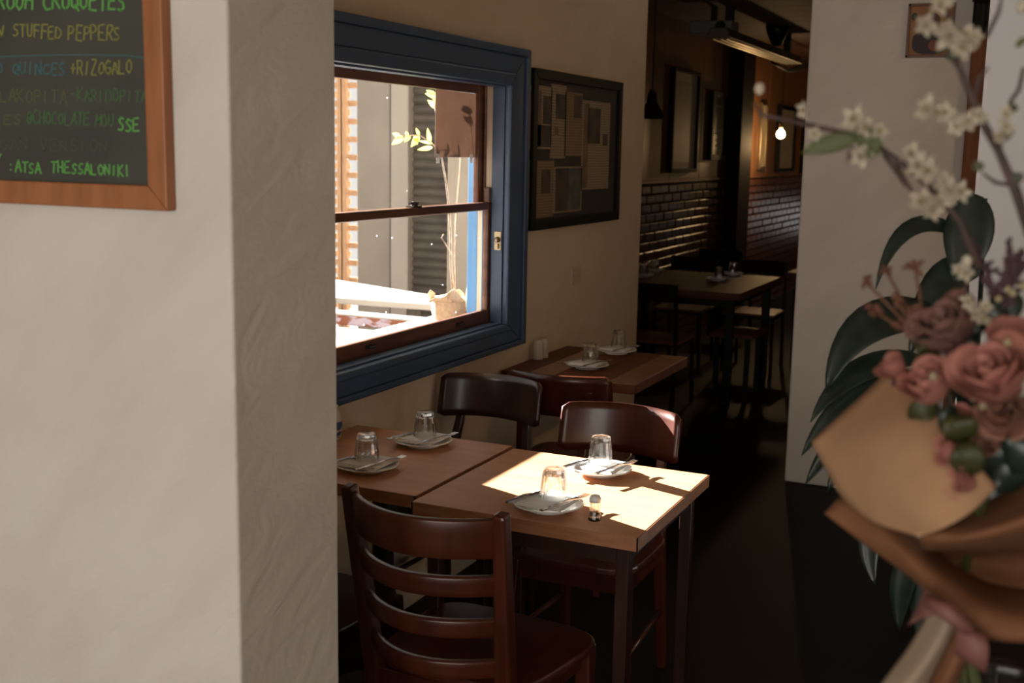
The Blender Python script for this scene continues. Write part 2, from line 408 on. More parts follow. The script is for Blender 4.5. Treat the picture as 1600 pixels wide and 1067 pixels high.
# doorway wall: broad white pier, timber post, right return
struct(MB().box(.864, 1.60, YB, YB+.16, 0, 2.95).build('wall_back', M['plaster_grey'], bevel=.01, seg=2))
struct(MB().box(1.60, 1.72, YB-.04, YB+.16, 0, 2.95).build('trim_1', M['postwood'], bevel=.006))
struct(MB().box(1.725, 4.3, YB, YB+.16, 0, 2.95).build('wall_back_right', M['soot']))
xr = pY(1535, 150, 3.5).x
struct(MB().box(xr, 4.3, 3.5, 3.66, 0, 2.95).build('wall_right_return', plaster('plaster_cool', (.70,.72,.75,1), (.73,.75,.78,1), .12), bevel=.01))
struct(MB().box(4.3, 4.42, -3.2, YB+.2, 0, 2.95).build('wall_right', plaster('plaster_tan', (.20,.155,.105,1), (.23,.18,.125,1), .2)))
fb = MB(); fb.box(-.9, .2, -3.12, -3.0, 0, 2.95).box(3.6, 4.4, -3.12, -3.0, 0, 2.95).box(.2, 3.6, -3.12, -3.0, 0, .45).box(.2, 3.6, -3.12, -3.0, 2.55, 2.95)
struct(fb.build('wall_front', M['plaster_white']))
# back room
CZ = 2.72
struct(MB().box(XB-.1, XB, 5.84, YE, 0, 3.0).build('wall_far_left', M['mortar']))
struct(MB().box(XB-.1, -.125, 5.70, 5.84, 0, 3.0).build('wall_courtyard_return', pmat('grey_render', (.125,.115,.105,1), .85, (.15,.14,.125,1), 2)))
struct(MB().box(XB-.1, -.66, YE, YE+.1, 0, 3.0).box(.06, 4.3, YE, YE+.1, 0, 3.0).box(-.66, .06, YE, YE+.1, 1.02, 3.0).box(-.66, .06, YE, YE+.1, 0, .6).build('wall_far', M['soot']))  # low unseen opening added so daylight puts a sheen on the bricks
struct(MB().box(2.6, 2.7, YB+.16, YE, 0, 3.0).build('wall_far_right', M['soot']))
bc = struct(MB().box(XB-.1, 2.7, YB+.16, YE, CZ+.02, CZ+.1).build('ceiling_back', M['soot']))
for i in range(30):
    y0 = YB+.2+i*.345
    MB().box(XB, 2.6, y0, y0+.335, CZ, CZ+.02).build('ceiling_board', M['ceil_board'], bc)
# dark chimney-like pier against the left wall of the back room
PY0, PY1 = 10.62, 11.9
pier_y0 = pX(1131, 230, XB).y; pier_y1 = pX(1175, 230, XB+.16).y
struct(MB().box(XB, XB+.16, pier_y0, pier_y1, 0, CZ).build('wall_pier', M['soot'], bevel=.01))
# amber panels above a brick wainscot on the back-room left wall
WZ = 1.43
wfl = bpy.data.objects['wall_far_left']
yy = 5.9
while yy < YE:
    MB().box(XB, XB+.016, yy+.006, min(yy+.86, YE)-.006, WZ, CZ).build('wall_panel', M['panelwood'], wfl, bevel=.004)
    yy += .86
MB().box(XB, XB+.03, 5.9, YE, WZ-.022, WZ).build('panel_rail', M['panelwood'], wfl)
bl, bh, gap = .215, .062, .012
pro = MB().box(0, .022, 0, bl, 0, bh).build('brick', M['brick'], wfl, bevel=.006, seg=1, local=True)
mesh_b = pro.data; first = True; cnt = 0; extra = MB()
for k in range(19):
    z = WZ-.03-(k+1)*(bh+gap); y = 8.2 + (k % 2)*(bl+gap)/2
    while y < YE-.3:
        vis = z > .62 and (8.35 < y < pier_y0 or pier_y1-.3 < y < 15.6) and cnt < 298
        if vis:
            if first: o = pro; first = False
            else:
                o = pro.copy(); C.objects.link(o)
            o.location = (XB + random.uniform(-.005, .005), y, z); cnt += 1
        else:
            extra.box(XB, XB+.02, y, y+bl, z, z+bh)
        y += bl+gap
stuff(extra.build('brick_courses', M['brick'], wfl))

# ------------------------------------------------------------------ sash window
win = struct(thing('window_1', (0, (OY0+OY1)/2, OZ0)))
def casing_profile():
    mb = MB()
    def ring(y0, y1, z0, z1, w_, x0, x1, name):
        # four mitred lengths of one moulding layer
        o = [(y0, z0), (y1, z0), (y1, z1), (y0, z1)]
        i_ = [(y0+w_, z0+w_), (y1-w_, z0+w_), (y1-w_, z1-w_), (y0+w_, z1-w_)]
        for k in range(4):
            a, b = o[k], o[(k+1) % 4]; c, d = i_[(k+1) % 4], i_[k]
            q = [a, b, c, d]
            mb.hexa([(x0, p[0], p[1]) for p in q], [(x1, p[0], p[1]) for p in q])
    return mb, ring
def ring4(y0, y1, z0, z1, wl, wr, wbm, wt, x0, x1, name, mat, bevel=.004):
    o = [(y0, z0), (y1, z0), (y1, z1), (y0, z1)]
    i_ = [(y0+wl, z0+wbm), (y1-wr, z0+wbm), (y1-wr, z1-wt), (y0+wl, z1-wt)]
    for k in range(4):
        a, b = o[k], o[(k+1) % 4]; c, d = i_[(k+1) % 4], i_[k]; q = [a, b, c, d]
        mb = MB(); mb.hexa([(x0, p[0], p[1]) for p in q], [(x1, p[0], p[1]) for p in q])
        mb.build(name, mat, win, bevel=bevel)
# outer back band, flat, inner bead
ring4(2.75, 4.43, .846, 2.05, .035, .035, .022, .03, 0, .034, 'casing_back_band', M['blue'])
ring4(2.785, 4.395, .868, 2.02, .085, .085, .05, .07, 0, .022, 'casing_board', M['blue'])
ring4(2.87, 4.31, .918, 1.95, .06, .06, .03, .048, 0, .03, 'casing_bead', M['blue'], .008)
ring4(2.925, 4.255, .943, 1.907, .012, .012, .012, .012, -.048, .004, 'reveal_lining', M['blue'], .002)
# timber stops and sashes in the opening
ring4(2.93, 4.27, .93, 1.92, .03, .03, .012, .02, -.085, -.076, 'parting_bead', M['sash'], .002)
ring4(2.93, 4.27, .93, 1.92, .02, .022, .02, .03, -.128, -.112, 'sash_box', M['extblue'], .001)
MB().box(-.0865, -.0755, 4.240, 4.2505, .96, 1.41).build('outer_lining', M['extblue'], win)
def sash(name, y0, y1, z0, z1, st, br, tr, x0, x1):
    mb = MB()
    mb.box(x0, x1, y0, y0+st, z0, z1).box(x0, x1, y1-st, y1, z0, z1)
    mb.box(x0, x1, y0+st, y1-st, z0, z0+br).box(x0, x1, y0+st, y1-st, z1-tr, z1)
    s_ = mb.build(name, M['sash'], win, bevel=.004)
    xg = (x0+x1)/2
    MB().add([(xg, y0+st, z0+br), (xg, y1-st, z0+br), (xg, y1-st, z1-tr), (xg, y0+st, z1-tr)], [(0, 1, 2, 3)]).build('pane', M['pane'], s_)
    return s_
low = sash('lower_sash', 2.94, 4.268, .945, 1.441, .045, .062, .030, -.074, -.05)
upp = sash('upper_sash', 2.94, 4.262, 1.405, 1.925, .06, .034, .058, -.111, -.087)
# sash lifts, lock, side latch
for (u, v) in ((580, 541), (719, 506)):
    p = pX(u, v, -.046)
    mb = MB(); mb.box(-.05, -.045, p.y-.028, p.y+.028, p.z-.008, p.z+.008).box(-.047, -.034, p.y-.02, p.y+.02, p.z-.006, p.z+.0)
    mb.build('sash_lift', M['darkmetal'], low, bevel=.002)
p = pX(650, 322, -.06)
mb = MB(); mb.box(-.085, -.052, p.y-.03, p.y+.03, 1.441, 1.446).lathe([(.013, 0), (.013, .012), (.006, .016)], 12, (-.066, p.y, 1.446)).bar([(-.066, p.y-.035, 1.456), (-.07, p.y+.03, 1.456)], .010, .008)
mb.build('sash_lock', M['darkmetal'], win, bevel=.001)
p = pX(773, 381, -.0)
mb = MB(); mb.box(-.03, -.0, 4.238, 4.243, 1.25, 1.325).sphere((-.014, 4.232, 1.292), .012, 10).box(-.022, -.008, 4.226, 4.24, 1.256, 1.276)
mb.build('side_latch', M['brass'], win, bevel=.001)
MB().box(-.075, -.048, 4.225, 4.243, 1.44, 1.50).build('sash_horn', M['sash'], win, bevel=.004)
# outside sill and blue outer lining
MB().box(-.40, -.112, 2.75, 4.46, .905, .935).build('outer_sill', M['whitestone'], win, bevel=.003)
MB().box(-.165, -.125, 4.262, 4.31, .935, 1.95).build('outer_lining', M['extblue'], win, bevel=.003)

# brown card taped to the upper pane
a = pX(681, 142, -.103); b = pX(746, 246, -.103)
y0, y1, z0, z1 = a.y, min(b.y, 4.2), b.z, min(a.z+.008, 1.866)
card = thing('menu_card', (-.104, (y0+y1)/2, z0), 'plain brown card taped to the upper window pane', 'card')
MB().box(-.1055, -.1035, y0, y1, z0, z1).build('card_sheet', M['menucard'], card)
for yt in (y0+.02, y1-.03):
    MB().box(-.1033, -.1026, yt-.012, yt+.012, z0-.022, z0+.012).build('tape', M['tape'], card)

# ------------------------------------------------------------------ furniture builders
def superellipse(w_, d_, n=32, p=4.0):
    out = []
    for k in range(n):
        t = 2*PI*k/n; c, s_ = math.cos(t), math.sin(t)
        out.append((w_*math.copysign(abs(c)**(2/p), c), d_*math.copysign(abs(s_)**(2/p), s_)))
    return out
def plate_poly(poly, z0, z1):
    n = len(poly); mb = MB()
    V = [(x, y, z0) for x, y in poly]+[(x, y, z1) for x, y in poly]
    F = [tuple(range(n-1, -1, -1)), tuple(range(n, 2*n))]+[(k, (k+1) % n, n+(k+1) % n, n+k) for k in range(n)]
    return mb.add(V, F)
def curved_chair(name, mat, label, group, H=.84, ph=.155, arc=40, w_=.40, panel_lean=.03):
    """cafe chair with a wrap-around panel back; faces +y locally, origin on the floor under the seat"""
    t = thing(name, (0, 0, 0), label, 'chair', group)
    amax = math.radians(arc); R = (w_/2)/math.sin(amax); yb = -.2
    n = 18; rows = 7; P = []
    for j in range(rows):
        row = []
        for i in range(n+1):
            f = -1+2*i/n; a = f*amax
            e = max(0.0, (abs(f)-.88)/.12); cut = .013*e*e
            zc = H-ph/2; zz = (j/(rows-1)-.5)*2
            z = zc + zz*(ph/2-cut) + .004*(1-f*f)
            x = R*math.sin(a); y = yb - R*(math.cos(a)-math.cos(amax)) - panel_lean*(zz*.5+.5)
            row.append(Vector((x, y, z)))
        P.append(row)
    MB().grid(P).build('backrest', mat, t, smooth=True, solid=.015, local=True)
    plate_poly([(x, y+.005) for x, y in superellipse(.205, .20, 32, 4.5)], .445, .468).build('seat', mat, t, bevel=.006, local=True)
    mb = MB()
    for a_, b_ in (((-.16, .165), (.16, .165)), ((-.16, -.165), (.16, -.165)), ((-.17, -.16), (-.17, .16)), ((.17, -.16), (.17, .16))):
        mb.bar([(a_[0], a_[1], .415), (b_[0], b_[1], .415)], .02, .06)
    mb.build('seat_apron', mat, t, local=True, bevel=.003)
    for sx in (-1, 1):
        MB().bar([(sx*.175, .17, .445), (sx*.195, .195, 0)], [.038, .024], [.038, .024], up=(0, 1, 0)).build('leg', mat, t, bevel=.004, local=True)
        yp = -.2 - R*(math.cos(math.asin(.13/R))-math.cos(amax))
        MB().bar([(sx*.17, -.235, 0), (sx*.16, -.185, .44), (sx*.135, yp-.012, H-ph-.02), (sx*.13, yp-.016-panel_lean*.7, H-.05)], [.026, .036, .03, .022], [.028, .036, .026, .014], up=(0, 1, 0)).build('leg', mat, t, bevel=.004, local=True)
        MB().tube([(sx*.186, .185, .2), (sx*.167, -.215, .2)], .009, 8).build('stretcher', mat, t, smooth=True, local=True)
    return t
def ladder_chair(mat, label):
    t = thing('ladder_back_chair', (0, 0, 0), label, 'chair')
    HT = .905
    tops = {}
    for sx in (-1, 1):
        pts = [(sx*.178, -.215, 0), (sx*.176, -.185, .30), (sx*.176, -.185, .46), (sx*.196, -.255, HT)]
        MB().bar(pts, [.034, .042, .042, .030], [.034, .042, .042, .034], up=(0, 1, 0)).build('back_post', mat, t, bevel=.007, local=True)
    def ptat(z): 
        f = (z-.46)/(HT-.46); return .176+f*.020, -.185-f*.070
    for zc, hh in ((.848, .088), (.738, .046), (.638, .042), (.538, .042)):
        w0, yb = ptat(zc); n = 14; P = []
        for zz in (-1, -.33, .33, 1):
            row = []
            for i in range(n+1):
                f = -1+2*i/n
                row.append(Vector((f*(w0-.006), yb-.085*(1-f*f)-.012*zz*.5*hh/.088*2*.5, zc+zz*hh/2 - (.010*(f*f) if hh < .06 else -.0)*0)))
            P.append(row)
        MB().grid(P).build('back_slat', mat, t, smooth=True, solid=.018, bevel=.004, local=True)
    poly = []
    for k in range(40):
        tt = 2*PI*k/40; c, s_ = math.cos(tt), math.sin(tt)
        x = .225*math.copysign(abs(c)**.45, c); y = .205*math.copysign(abs(s_)**.45, s_)
        x *= (1+.09*(y/.205)); poly.append((x, y+.02))
    plate_poly(poly, .45, .474).build('seat', mat, t, bevel=.008, seg=3, local=True)
    mb = MB()
    for a_, b_ in (((-.18, .18), (.18, .18)), ((-.165, -.16), (-.18, .17)), ((.165, -.16), (.18, .17)), ((-.165, -.17), (.165, -.17))):
        mb.bar([(a_[0], a_[1], .42), (b_[0], b_[1], .42)], .02, .06)
    mb.build('seat_apron', mat, t, local=True, bevel=.003)
    for sx in (-1, 1):
        MB().bar([(sx*.19, .19, .45), (sx*.195, .20, 0)], [.042, .03], [.042, .03], up=(0, 1, 0)).build('leg', mat, t, bevel=.005, local=True)
        for z in (.16, .28): MB().tube([(sx*.192, .19, z), (sx*.178, -.20, z)], .010, 8).build('stretcher', mat, t, smooth=True, local=True)
    return t
def table4(name, x0, x1, y0, y1, z, th, mt, ml, label, legs=True, edge=None, inset=.03, lw=.034, planks=0, pl2=None):
    t = thing(name, ((x0+x1)/2, (y0+y1)/2, 0), label, 'table')
    if planks:
        d = (x1-x0)/planks
        tp = MB().box(x0, x1, y0, y1, z-th, z-.006).build('tabletop', mt, t, bevel=.003)
        for k in range(planks):
            MB().box(x0+k*d+.0007, x0+(k+1)*d-.0007, y0, y1, z-.006, z).build('plank', [mt, pl2][1 if k % 3 == 1 else 0], tp, bevel=.0015)
    else:
        MB().box(x0+.002, x1-.002, y0+.002, y1-.002, z-th+.001, z).build('tabletop', mt, t, bevel=.002)
        if edge:
            eb = MB(); eb.box(x0, x0+.003, y0, y1, z-th, z-.001).box(x1-.003, x1, y0, y1, z-th, z-.001).box(x0, x1, y0, y0+.003, z-th, z-.001).box(x0, x1, y1-.003, y1, z-th, z-.001)
            eb.build('table_edging', edge, t)
    if legs:
        for lx in (x0+inset, x1-inset-lw):
            for ly in (y0+inset, y1-inset-lw):
                MB().box(lx, lx+lw, ly, ly+lw, 0, z-th).build('leg', ml, t, bevel=.003)
        ab = MB(); i2 = inset+.008; zt = z-th
        ab.box(x0+i2, x1-i2, y0+i2, y0+i2+.018, zt-.05, zt).box(x0+i2, x1-i2, y1-i2-.018, y1-i2, zt-.05, zt).box(x0+i2, x0+i2+.018, y0+i2, y1-i2, zt-.05, zt).box(x1-i2-.018, x1-i2, y0+i2, y1-i2, zt-.05, zt)
        ab.build('table_apron', ml, t)
    else:
        cx, cy = (x0+x1)/2, (y0+y1)/2
        MB().lathe([(.20, 0), (.20, .012), (.04, .03), (.032, .05), (.032, z-th-.02), (.11, z-th-.012), (.11, z-th)], 20, (cx, cy, 0)).build('pedestal', M['blacksteel'], t, smooth=False)
    return t

TZ = .76
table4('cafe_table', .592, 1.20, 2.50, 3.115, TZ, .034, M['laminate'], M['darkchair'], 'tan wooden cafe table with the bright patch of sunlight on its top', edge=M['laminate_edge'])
table4('cafe_table', .02, .577, 2.545, 3.14, TZ, .034, M['laminate'], M['mahogany'], 'tan wooden cafe table in shade against the wall under the blue window', edge=M['laminate_edge'], legs=False)
table4('plank_table', .012, .59, 4.23, 4.94, TZ, .042, M['redwood'], M['darkchair'], 'dark red plank table against the wall below the clippings board', legs=False, planks=5, pl2=M['redwood2'])
c_lad = ladder_chair(M['mahogany'], 'reddish ladder-back chair with four curved slats in the foreground')
c_lad.location = (.855, 2.375, 0); c_lad.rotation_euler.z = math.radians(-4)
A = curved_chair('panel_back_chair', M['mahogany'], 'red-brown panel-back chair with sunlit top edge behind the sunny table', 'curved panel-back chairs')
A.location = (.81, 3.22, 0); A.rotation_euler.z = PI
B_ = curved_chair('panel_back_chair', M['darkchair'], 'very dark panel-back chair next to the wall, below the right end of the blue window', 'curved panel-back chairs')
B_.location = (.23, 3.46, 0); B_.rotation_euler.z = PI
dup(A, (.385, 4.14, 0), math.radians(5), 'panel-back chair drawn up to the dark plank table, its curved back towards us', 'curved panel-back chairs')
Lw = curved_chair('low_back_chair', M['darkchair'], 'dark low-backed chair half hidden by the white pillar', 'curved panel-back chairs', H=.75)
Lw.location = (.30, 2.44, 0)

# ------------------------------------------------------------------ place settings
def mk_plate(label, loc, r=.09):
    t = MB(); k = r/.09
    t.lathe([(0.0001, .004), (.045*k, .004), (.056*k, .006), (.082*k, .0145), (.0895*k, .0165), (.09*k, .0185), (.088*k, .0195), (.081*k, .0175), (.058*k, .0095), (.048*k, .0075), (.0001, .0075)], 40)
    t.lathe([(.047*k, 0), (.052*k, 0), (.052*k, .006), (.047*k, .006)], 32, closed=True)
    o = t.build('side_plate', M['ceramic'], None, smooth=True, origin=(0, 0, 0)); o.location = loc
    return tag(o, label, 'plate', 'white side plates')
def mk_tumbler(label, loc, rz=0):
    n = 20
    o_ = [(.0350, 0), (.0352, .003), (.0340, .022), (.0300, .053), (.0282, .068), (.0262, .074)]
    i_ = [(.0220, .062), (.025, .058), (.0282, .042), (.0322, .018), (.0332, 0)]
    V = MB(); prof = o_+[(.0001, .084)]
    V.lathe(o_+[(.012, .0745), (.0001, .0735)], n, flute=.06)
    V.lathe([(.0001, .060)]+i_, n)
    # lip ring joins outside and inside at the mouth (bottom, glass stands upside down)
    V.f = [f for f in V.f if len(f) == 4]; V.m = [0]*len(V.f)
    base_o = 0; base_i = (len(o_)+2)*n + (len(i_))*n
    for k in range(n): V.f.append((base_o+k, base_i+k, base_i+(k+1) % n, base_o+(k+1) % n)); V.m.append(0)
    o = V.build('tumbler', M['tumbler'], None, smooth=False, origin=(0, 0, 0)); o.location = loc; o.rotation_euler.z = rz
    return tag(o, label, 'glass', 'upturned tumblers')
def mk_napkin(label, loc, rz):
    mb = MB(); P = []
    for zo in (0, 1, 2):
        w_, d_ = .062-.002*zo, .066-.002*zo
        mb.box(-w_, w_, -d_+.004*zo, d_, .0022*zo, .0022*zo+.0018)
    o = mb.build('paper_napkin', M['napkin'], None, origin=(0, 0, 0)); o.location = loc; o.rotation_euler.z = rz
    return tag(o, label, 'napkin', 'folded paper napkins')
def mk_knife(label, loc, rz):
    mb = MB()
    mb.bar([(0, -.085, .003), (0, -.01, .0035), (0, .0, .003)], [.011, .009, .006], [.005, .005, .003])
    P = [(-.006, 0), (.007, 0), (.0085, .05), (.007, .085), (-.001, .10), (-.005, .095), (-.006, .05)]
    n = len(P); mb.add([(x, y, .002) for x, y in P]+[(x, y, .0034) for x, y in P], [tuple(range(n-1, -1, -1)), tuple(range(n, 2*n))]+[(k, (k+1) % n, n+(k+1) % n, n+k) for k in range(n)])
    o = mb.build('table_knife', M['steel'], None, origin=(0, 0, 0), bevel=.0008); o.location = loc; o.rotation_euler.z = rz
    return tag(o, label, 'knife', 'table knives')
def mk_fork(label, loc, rz):
    mb = MB()
    mb.bar([(0, -.09, .003), (0, -.04, .004), (0, .02, .006), (0, .045, .004), (0, .06, .003)], [.010, .008, .005, .012, .019], [.003, .003, .003, .002, .0018])
    for k in range(4):
        x = -.0075+.005*k; mb.bar([(x, .059, .003), (x, .08, .002), (x, .10, .0045)], [.0032, .003, .002], [.0018]*3)
    o = mb.build('table_fork', M['steel'], None, origin=(0, 0, 0)); o.location = loc; o.rotation_euler.z = rz
    return tag(o, label, 'fork', 'table forks')
PL, TU, NA, KN, FO = mk_plate, mk_tumbler, mk_napkin, mk_knife, mk_fork
src = {}
def setting(x, y, where, rz=0.0, gx=0.0, gy=.02, full=True, z=TZ, r=.09, knife=True):
    def put(kind, fn, lab, loc, ang=None):
        if kind not in src:
            src[kind] = fn(lab, loc, ang) if ang is not None else fn(lab, loc); return src[kind]
        o = src[kind].copy(); C.objects.link(o); o.location = loc; o['label'] = lab
        o.rotation_euler = (0, 0, ang or 0); return o
    R_ = Matrix.Rotation(rz, 3, 'Z')
    pos = lambda a, b, c: tuple(Vector((x, y, z+c)) + R_ @ Vector((a, b, 0)))
    put('plate', PL, 'white side plate '+where, (x, y, z))
    zt = .0080
    put('napkin', NA, 'folded white paper napkin on the plate '+where, pos(0, 0, .0195), rz+.1)
    put('tumbler', TU, 'upturned clear tumbler on the plate '+where, pos(gx, gy, .0265), .3+x*3)
    if full:
        put('knife', KN, 'steel table knife on the napkin '+where, pos(-.052, -.012, .0262), rz-.12)
        put('fork', FO, 'steel table fork on the napkin '+where, pos(.052, -.012, .0262), rz-.12)
p4 = pZ(857, 788, TZ+.012); p3 = pZ(938, 733, TZ+.012); p1 = pZ(661, 689, TZ+.012); p2 = pZ(574, 727, TZ+.012)
setting(p3.x, p3.y, 'at the far side of the sunlit table', PI*0-.15, gx=-.012, gy=.02)
setting(p4.x, p4.y, 'on the near side of the sunlit table', -.15, gx=.0, gy=.022)
setting(p1.x, p1.y, 'at the far side of the shaded window table', -.1, gx=.0, gy=.01)
setting(p2.x, p2.y, 'on the shaded table by the white pillar', -.1, gx=-.01, gy=.01)
p5 = pZ(918, 571, TZ+.01); p6 = pZ(963, 548, TZ+.01)
setting(p5.x, p5.y, 'on the near side of the dark plank table', -.15)
setting(p6.x, p6.y, 'on the far side of the dark plank table', -.15)
# little shaker in the sun, two white shakers by the wall
p = pZ(929, 812, TZ)
sh = thing('salt_shaker', (p.x, p.y, TZ), 'small clear glass salt shaker at the front edge of the sunlit table', 'shaker')
MB().lathe([(.0001, 0), (.016, 0), (.0165, .004), (.013, .022), (.0125, .035), (.014, .046), (.0135, .048), (.0120, .046), (.011, .034), (.0115, .02), (.0001, .006)], 12, (p.x, p.y, TZ)).build('shaker_body', M['tumbler'], sh)
MB().lathe([(.0142, .046), (.0145, .055), (.011, .062), (.0001, .064)], 16, (p.x, p.y, TZ)).build('shaker_cap', M['ceramic'], sh, smooth=True)
for i, (u, v, lb) in enumerate(((839, 561, 'left-hand white ceramic shaker of the pair by the wall on the plank table'), (849, 558, 'right-hand white ceramic shaker of the pair by the wall on the plank table'))):
    p = pZ(u, v, TZ); p.x = max(p.x, .04)
    o = MB().lathe([(.0001, 0), (.021, 0), (.022, .004), (.021, .06), (.0185, .078), (.0165, .082), (.015, .0845), (.0001, .086)], 20).build('ceramic_shaker', M['whiteplastic'], None, smooth=True, origin=(0, 0, 0))
    o.location = (p.x, p.y, TZ); tag(o, lb, 'shaker', 'white shaker pair')
# blue and white jar behind the pillar edge
o = MB().lathe([(.0001, 0), (.034, 0), (.04, .01), (.043, .05), (.037, .085), (.028, .098), (.030, .108), (.026, .108), (.024, .098), (.0001, .09)], 24).build('ceramic_jar', pmat('blue_on_white_glaze', (.62,.62,.62,1), .25, (.05,.09,.26,1), 16, (1,1,3), lo=.5, hi=.54), None, smooth=True, origin=(0, 0, 0))
pj = pY(513, 668, 2.93); o.location = (pj.x, pj.y, TZ); tag(o, 'blue and white jar just showing at the edge of the white pillar', 'jar')

# ------------------------------------------------------------------ chalkboard with hand lettering
BYF = 1.468
cor = pY(237, 290, BYF); x1b = cor.x; z0b = cor.z
x0b = -.10; z1b = 2.35
fwid = pY(262, 331, 1.459).x - x1b
cbt = thing('chalkboard', (0.3, 1.48, z0b), 'green and yellow lettered chalkboard in an orange timber frame on the near wall', 'chalkboard')
MB().box(x0b-.01, x1b+.01, BYF, 1.479, z0b-.01, z1b+.01).build('board', M['chalk_board'], cbt)
def frame_rail(q):
    MB().hexa([(p_[0], 1.4795, p_[1]) for p_ in q], [(p_[0], 1.458, p_[1]) for p_ in q]).build('frame_rail', M['oak'], cbt, bevel=.003)
fw = fwid; O = [(x0b-fw, z0b-fw), (x1b+fw, z0b-fw), (x1b+fw, z1b+fw), (x0b-fw, z1b+fw)]; I = [(x0b, z0b), (x1b, z0b), (x1b, z1b), (x0b, z1b)]
for k in range(4): frame_rail([O[k], O[(k+1) % 4], I[(k+1) % 4], I[k]])
GL = {
 'A': [[(0,0),(.45,1),(.95,0)],[(.2,.38),(.8,.38)]], 'B': [[(0,0),(0,1),(.6,.95),(.7,.75),(.5,.52),(0,.5)],[(.5,.52),(.85,.3),(.7,.05),(0,0)]],
 'C': [[(.85,.9),(.5,1),(.1,.75),(.05,.3),(.35,0),(.85,.1)]], 'D': [[(0,0),(0,1),(.5,.95),(.85,.6),(.8,.25),(.5,.02),(0,0)]],
 'E': [[(.8,1),(0,1),(0,0),(.85,0)],[(0,.52),(.65,.52)]], 'F': [[(.85,1),(0,1),(0,0)],[(0,.55),(.65,.55)]],
 'G': [[(.85,.9),(.5,1),(.08,.7),(.08,.25),(.45,0),(.85,.2),(.85,.45),(.5,.45)]], 'H': [[(0,0),(0,1)],[(.8,0),(.8,1)],[(0,.5),(.8,.5)]],
 'I': [[(.3,0),(.3,1)]], 'K': [[(0,0),(0,1)],[(.8,1),(0,.45),(.85,0)]], 'L': [[(0,1),(0,0),(.75,0)]], 'M': [[(0,0),(.1,1),(.5,.35),(.85,1),(.95,0)]],
 'N': [[(0,0),(0,1),(.8,0),(.8,1)]], 'O': [[(.45,1),(.08,.75),(.08,.25),(.45,0),(.85,.25),(.85,.75),(.45,1)]],
 'P': [[(0,0),(0,1),(.6,.98),(.8,.75),(.55,.5),(0,.48)]], 'Q': [[(.45,1),(.08,.75),(.08,.25),(.45,0),(.85,.25),(.85,.75),(.45,1)],[(.5,.3),(.95,-.1)]],
 'R': [[(0,0),(0,1),(.6,.98),(.8,.75),(.55,.5),(0,.48)],[(.35,.48),(.9,0)]], 'S': [[(.8,.9),(.45,1),(.12,.8),(.3,.55),(.7,.42),(.8,.18),(.45,0),(.05,.1)]],
 'T': [[(0,1),(.9,1)],[(.45,1),(.45,0)]], 'U': [[(0,1),(.05,.25),(.4,0),(.75,.25),(.8,1)]], 'V': [[(0,1),(.4,0),(.8,1)]], 'W': [[(0,1),(.2,0),(.45,.7),(.7,0),(.9,1)]],
 'X': [[(0,1),(.8,0)],[(.8,1),(0,0)]], 'Y': [[(0,1),(.4,.5),(.8,1)],[(.4,.5),(.35,0)]], 'Z': [[(0,1),(.8,1),(0,0),(.85,0)]],
 '+': [[(.4,.15),(.4,.75)],[(.1,.45),(.75,.45)]], '-': [[(.05,.5),(.7,.45)]], ':': [[(.2,.75),(.3,.75)],[(.2,.25),(.3,.25)]],
 '@': [[(.45,1),(.08,.75),(.08,.25),(.45,0),(.85,.25),(.85,.75),(.45,1)],[(.25,.65),(.65,.65)],[(.25,.35),(.65,.35)],[(.3,.65),(.3,.35)]],
}
def write(text, u0, u1, v0, v1, h, mat, th=1.9, seed=0):
    """strokes on the board plane; baseline from (u0,v0) to (u1,v1), letter height h (photo px at the board's own plane)"""
    rnd = random.Random(seed); mb = MB(); n = len(text); st = (u1-u0)/n
    for k, ch in enumerate(text):
        if ch == ' ': continue
        bu = u0+k*st; bv = v0+(v1-v0)*k/max(1, n-1)+rnd.uniform(-1.2, 1.2); hh = h*rnd.uniform(.88, 1.12); sl = rnd.uniform(-.04, .10)
        for strk in GL[ch]:
            pts = []
            for (a, b_) in strk:
                a += rnd.uniform(-.04, .04); b_ += rnd.uniform(-.04, .04)
                pts.append((bu+a*st*.86+b_*hh*sl, bv-b_*hh))
            # refine and give width
            for (a, b_) in zip(pts[:-1], pts[1:]):
                dx, dy = b_[0]-a[0], b_[1]-a[1]; L = math.hypot(dx, dy) or 1
                nx, ny = -dy/L*th/2, dx/L*th/2; ex, ey = dx/L*th*.3, dy/L*th*.3
                q = [(a[0]+nx-ex, a[1]+ny-ey), (b_[0]+nx+ex, b_[1]+ny+ey), (b_[0]-nx+ex, b_[1]-ny+ey), (a[0]-nx-ex, a[1]-ny-ey)]
                mb.add([pY(*p_, BYF-.0006) for p_ in q], [(0, 1, 2, 3)])
    return mb.build('chalk_line', mat, cbt)
write('MUSHROOM CROQUETES', -62, 198, 14, 15, 27, M['chalk_green'], 3.0, 1)
write('DW', -26, 10, 56, 57, 18, M['chalk_yellow'], 2.2, 2)
write('STUFFED', 20, 98, 57, 60, 19, M['chalk_yellow'], 2.2, 3)
write('PEPPERS', 107, 190, 62, 63, 22, M['chalk_yellow'], 2.2, 4)
mb = MB()
pp = [(-40, 90), (20, 87), (90, 85), (150, 85), (200, 86), (226, 90)]
for a, b_ in zip(pp[:-1], pp[1:]):
    mb.add([pY(a[0], a[1], BYF-.0006), pY(b_[0], b_[1], BYF-.0006), pY(b_[0], b_[1]+1.6, BYF-.0006), pY(a[0], a[1]+1.6, BYF-.0006)], [(0, 1, 2, 3)])
mb.build('chalk_line', M['chalk_blue'], cbt)
write('POACHED QUINCES', -78, 104, 114, 117, 18, M['chalk_blue'], 2.2, 5)
write('+RIZOGALO', 110, 208, 116, 115, 21, M['chalk_yellow'], 2.0, 6)
write('GALAKOPITA', -26, 107, 158, 162, 20, M['chalk_olive'], 1.8, 7)
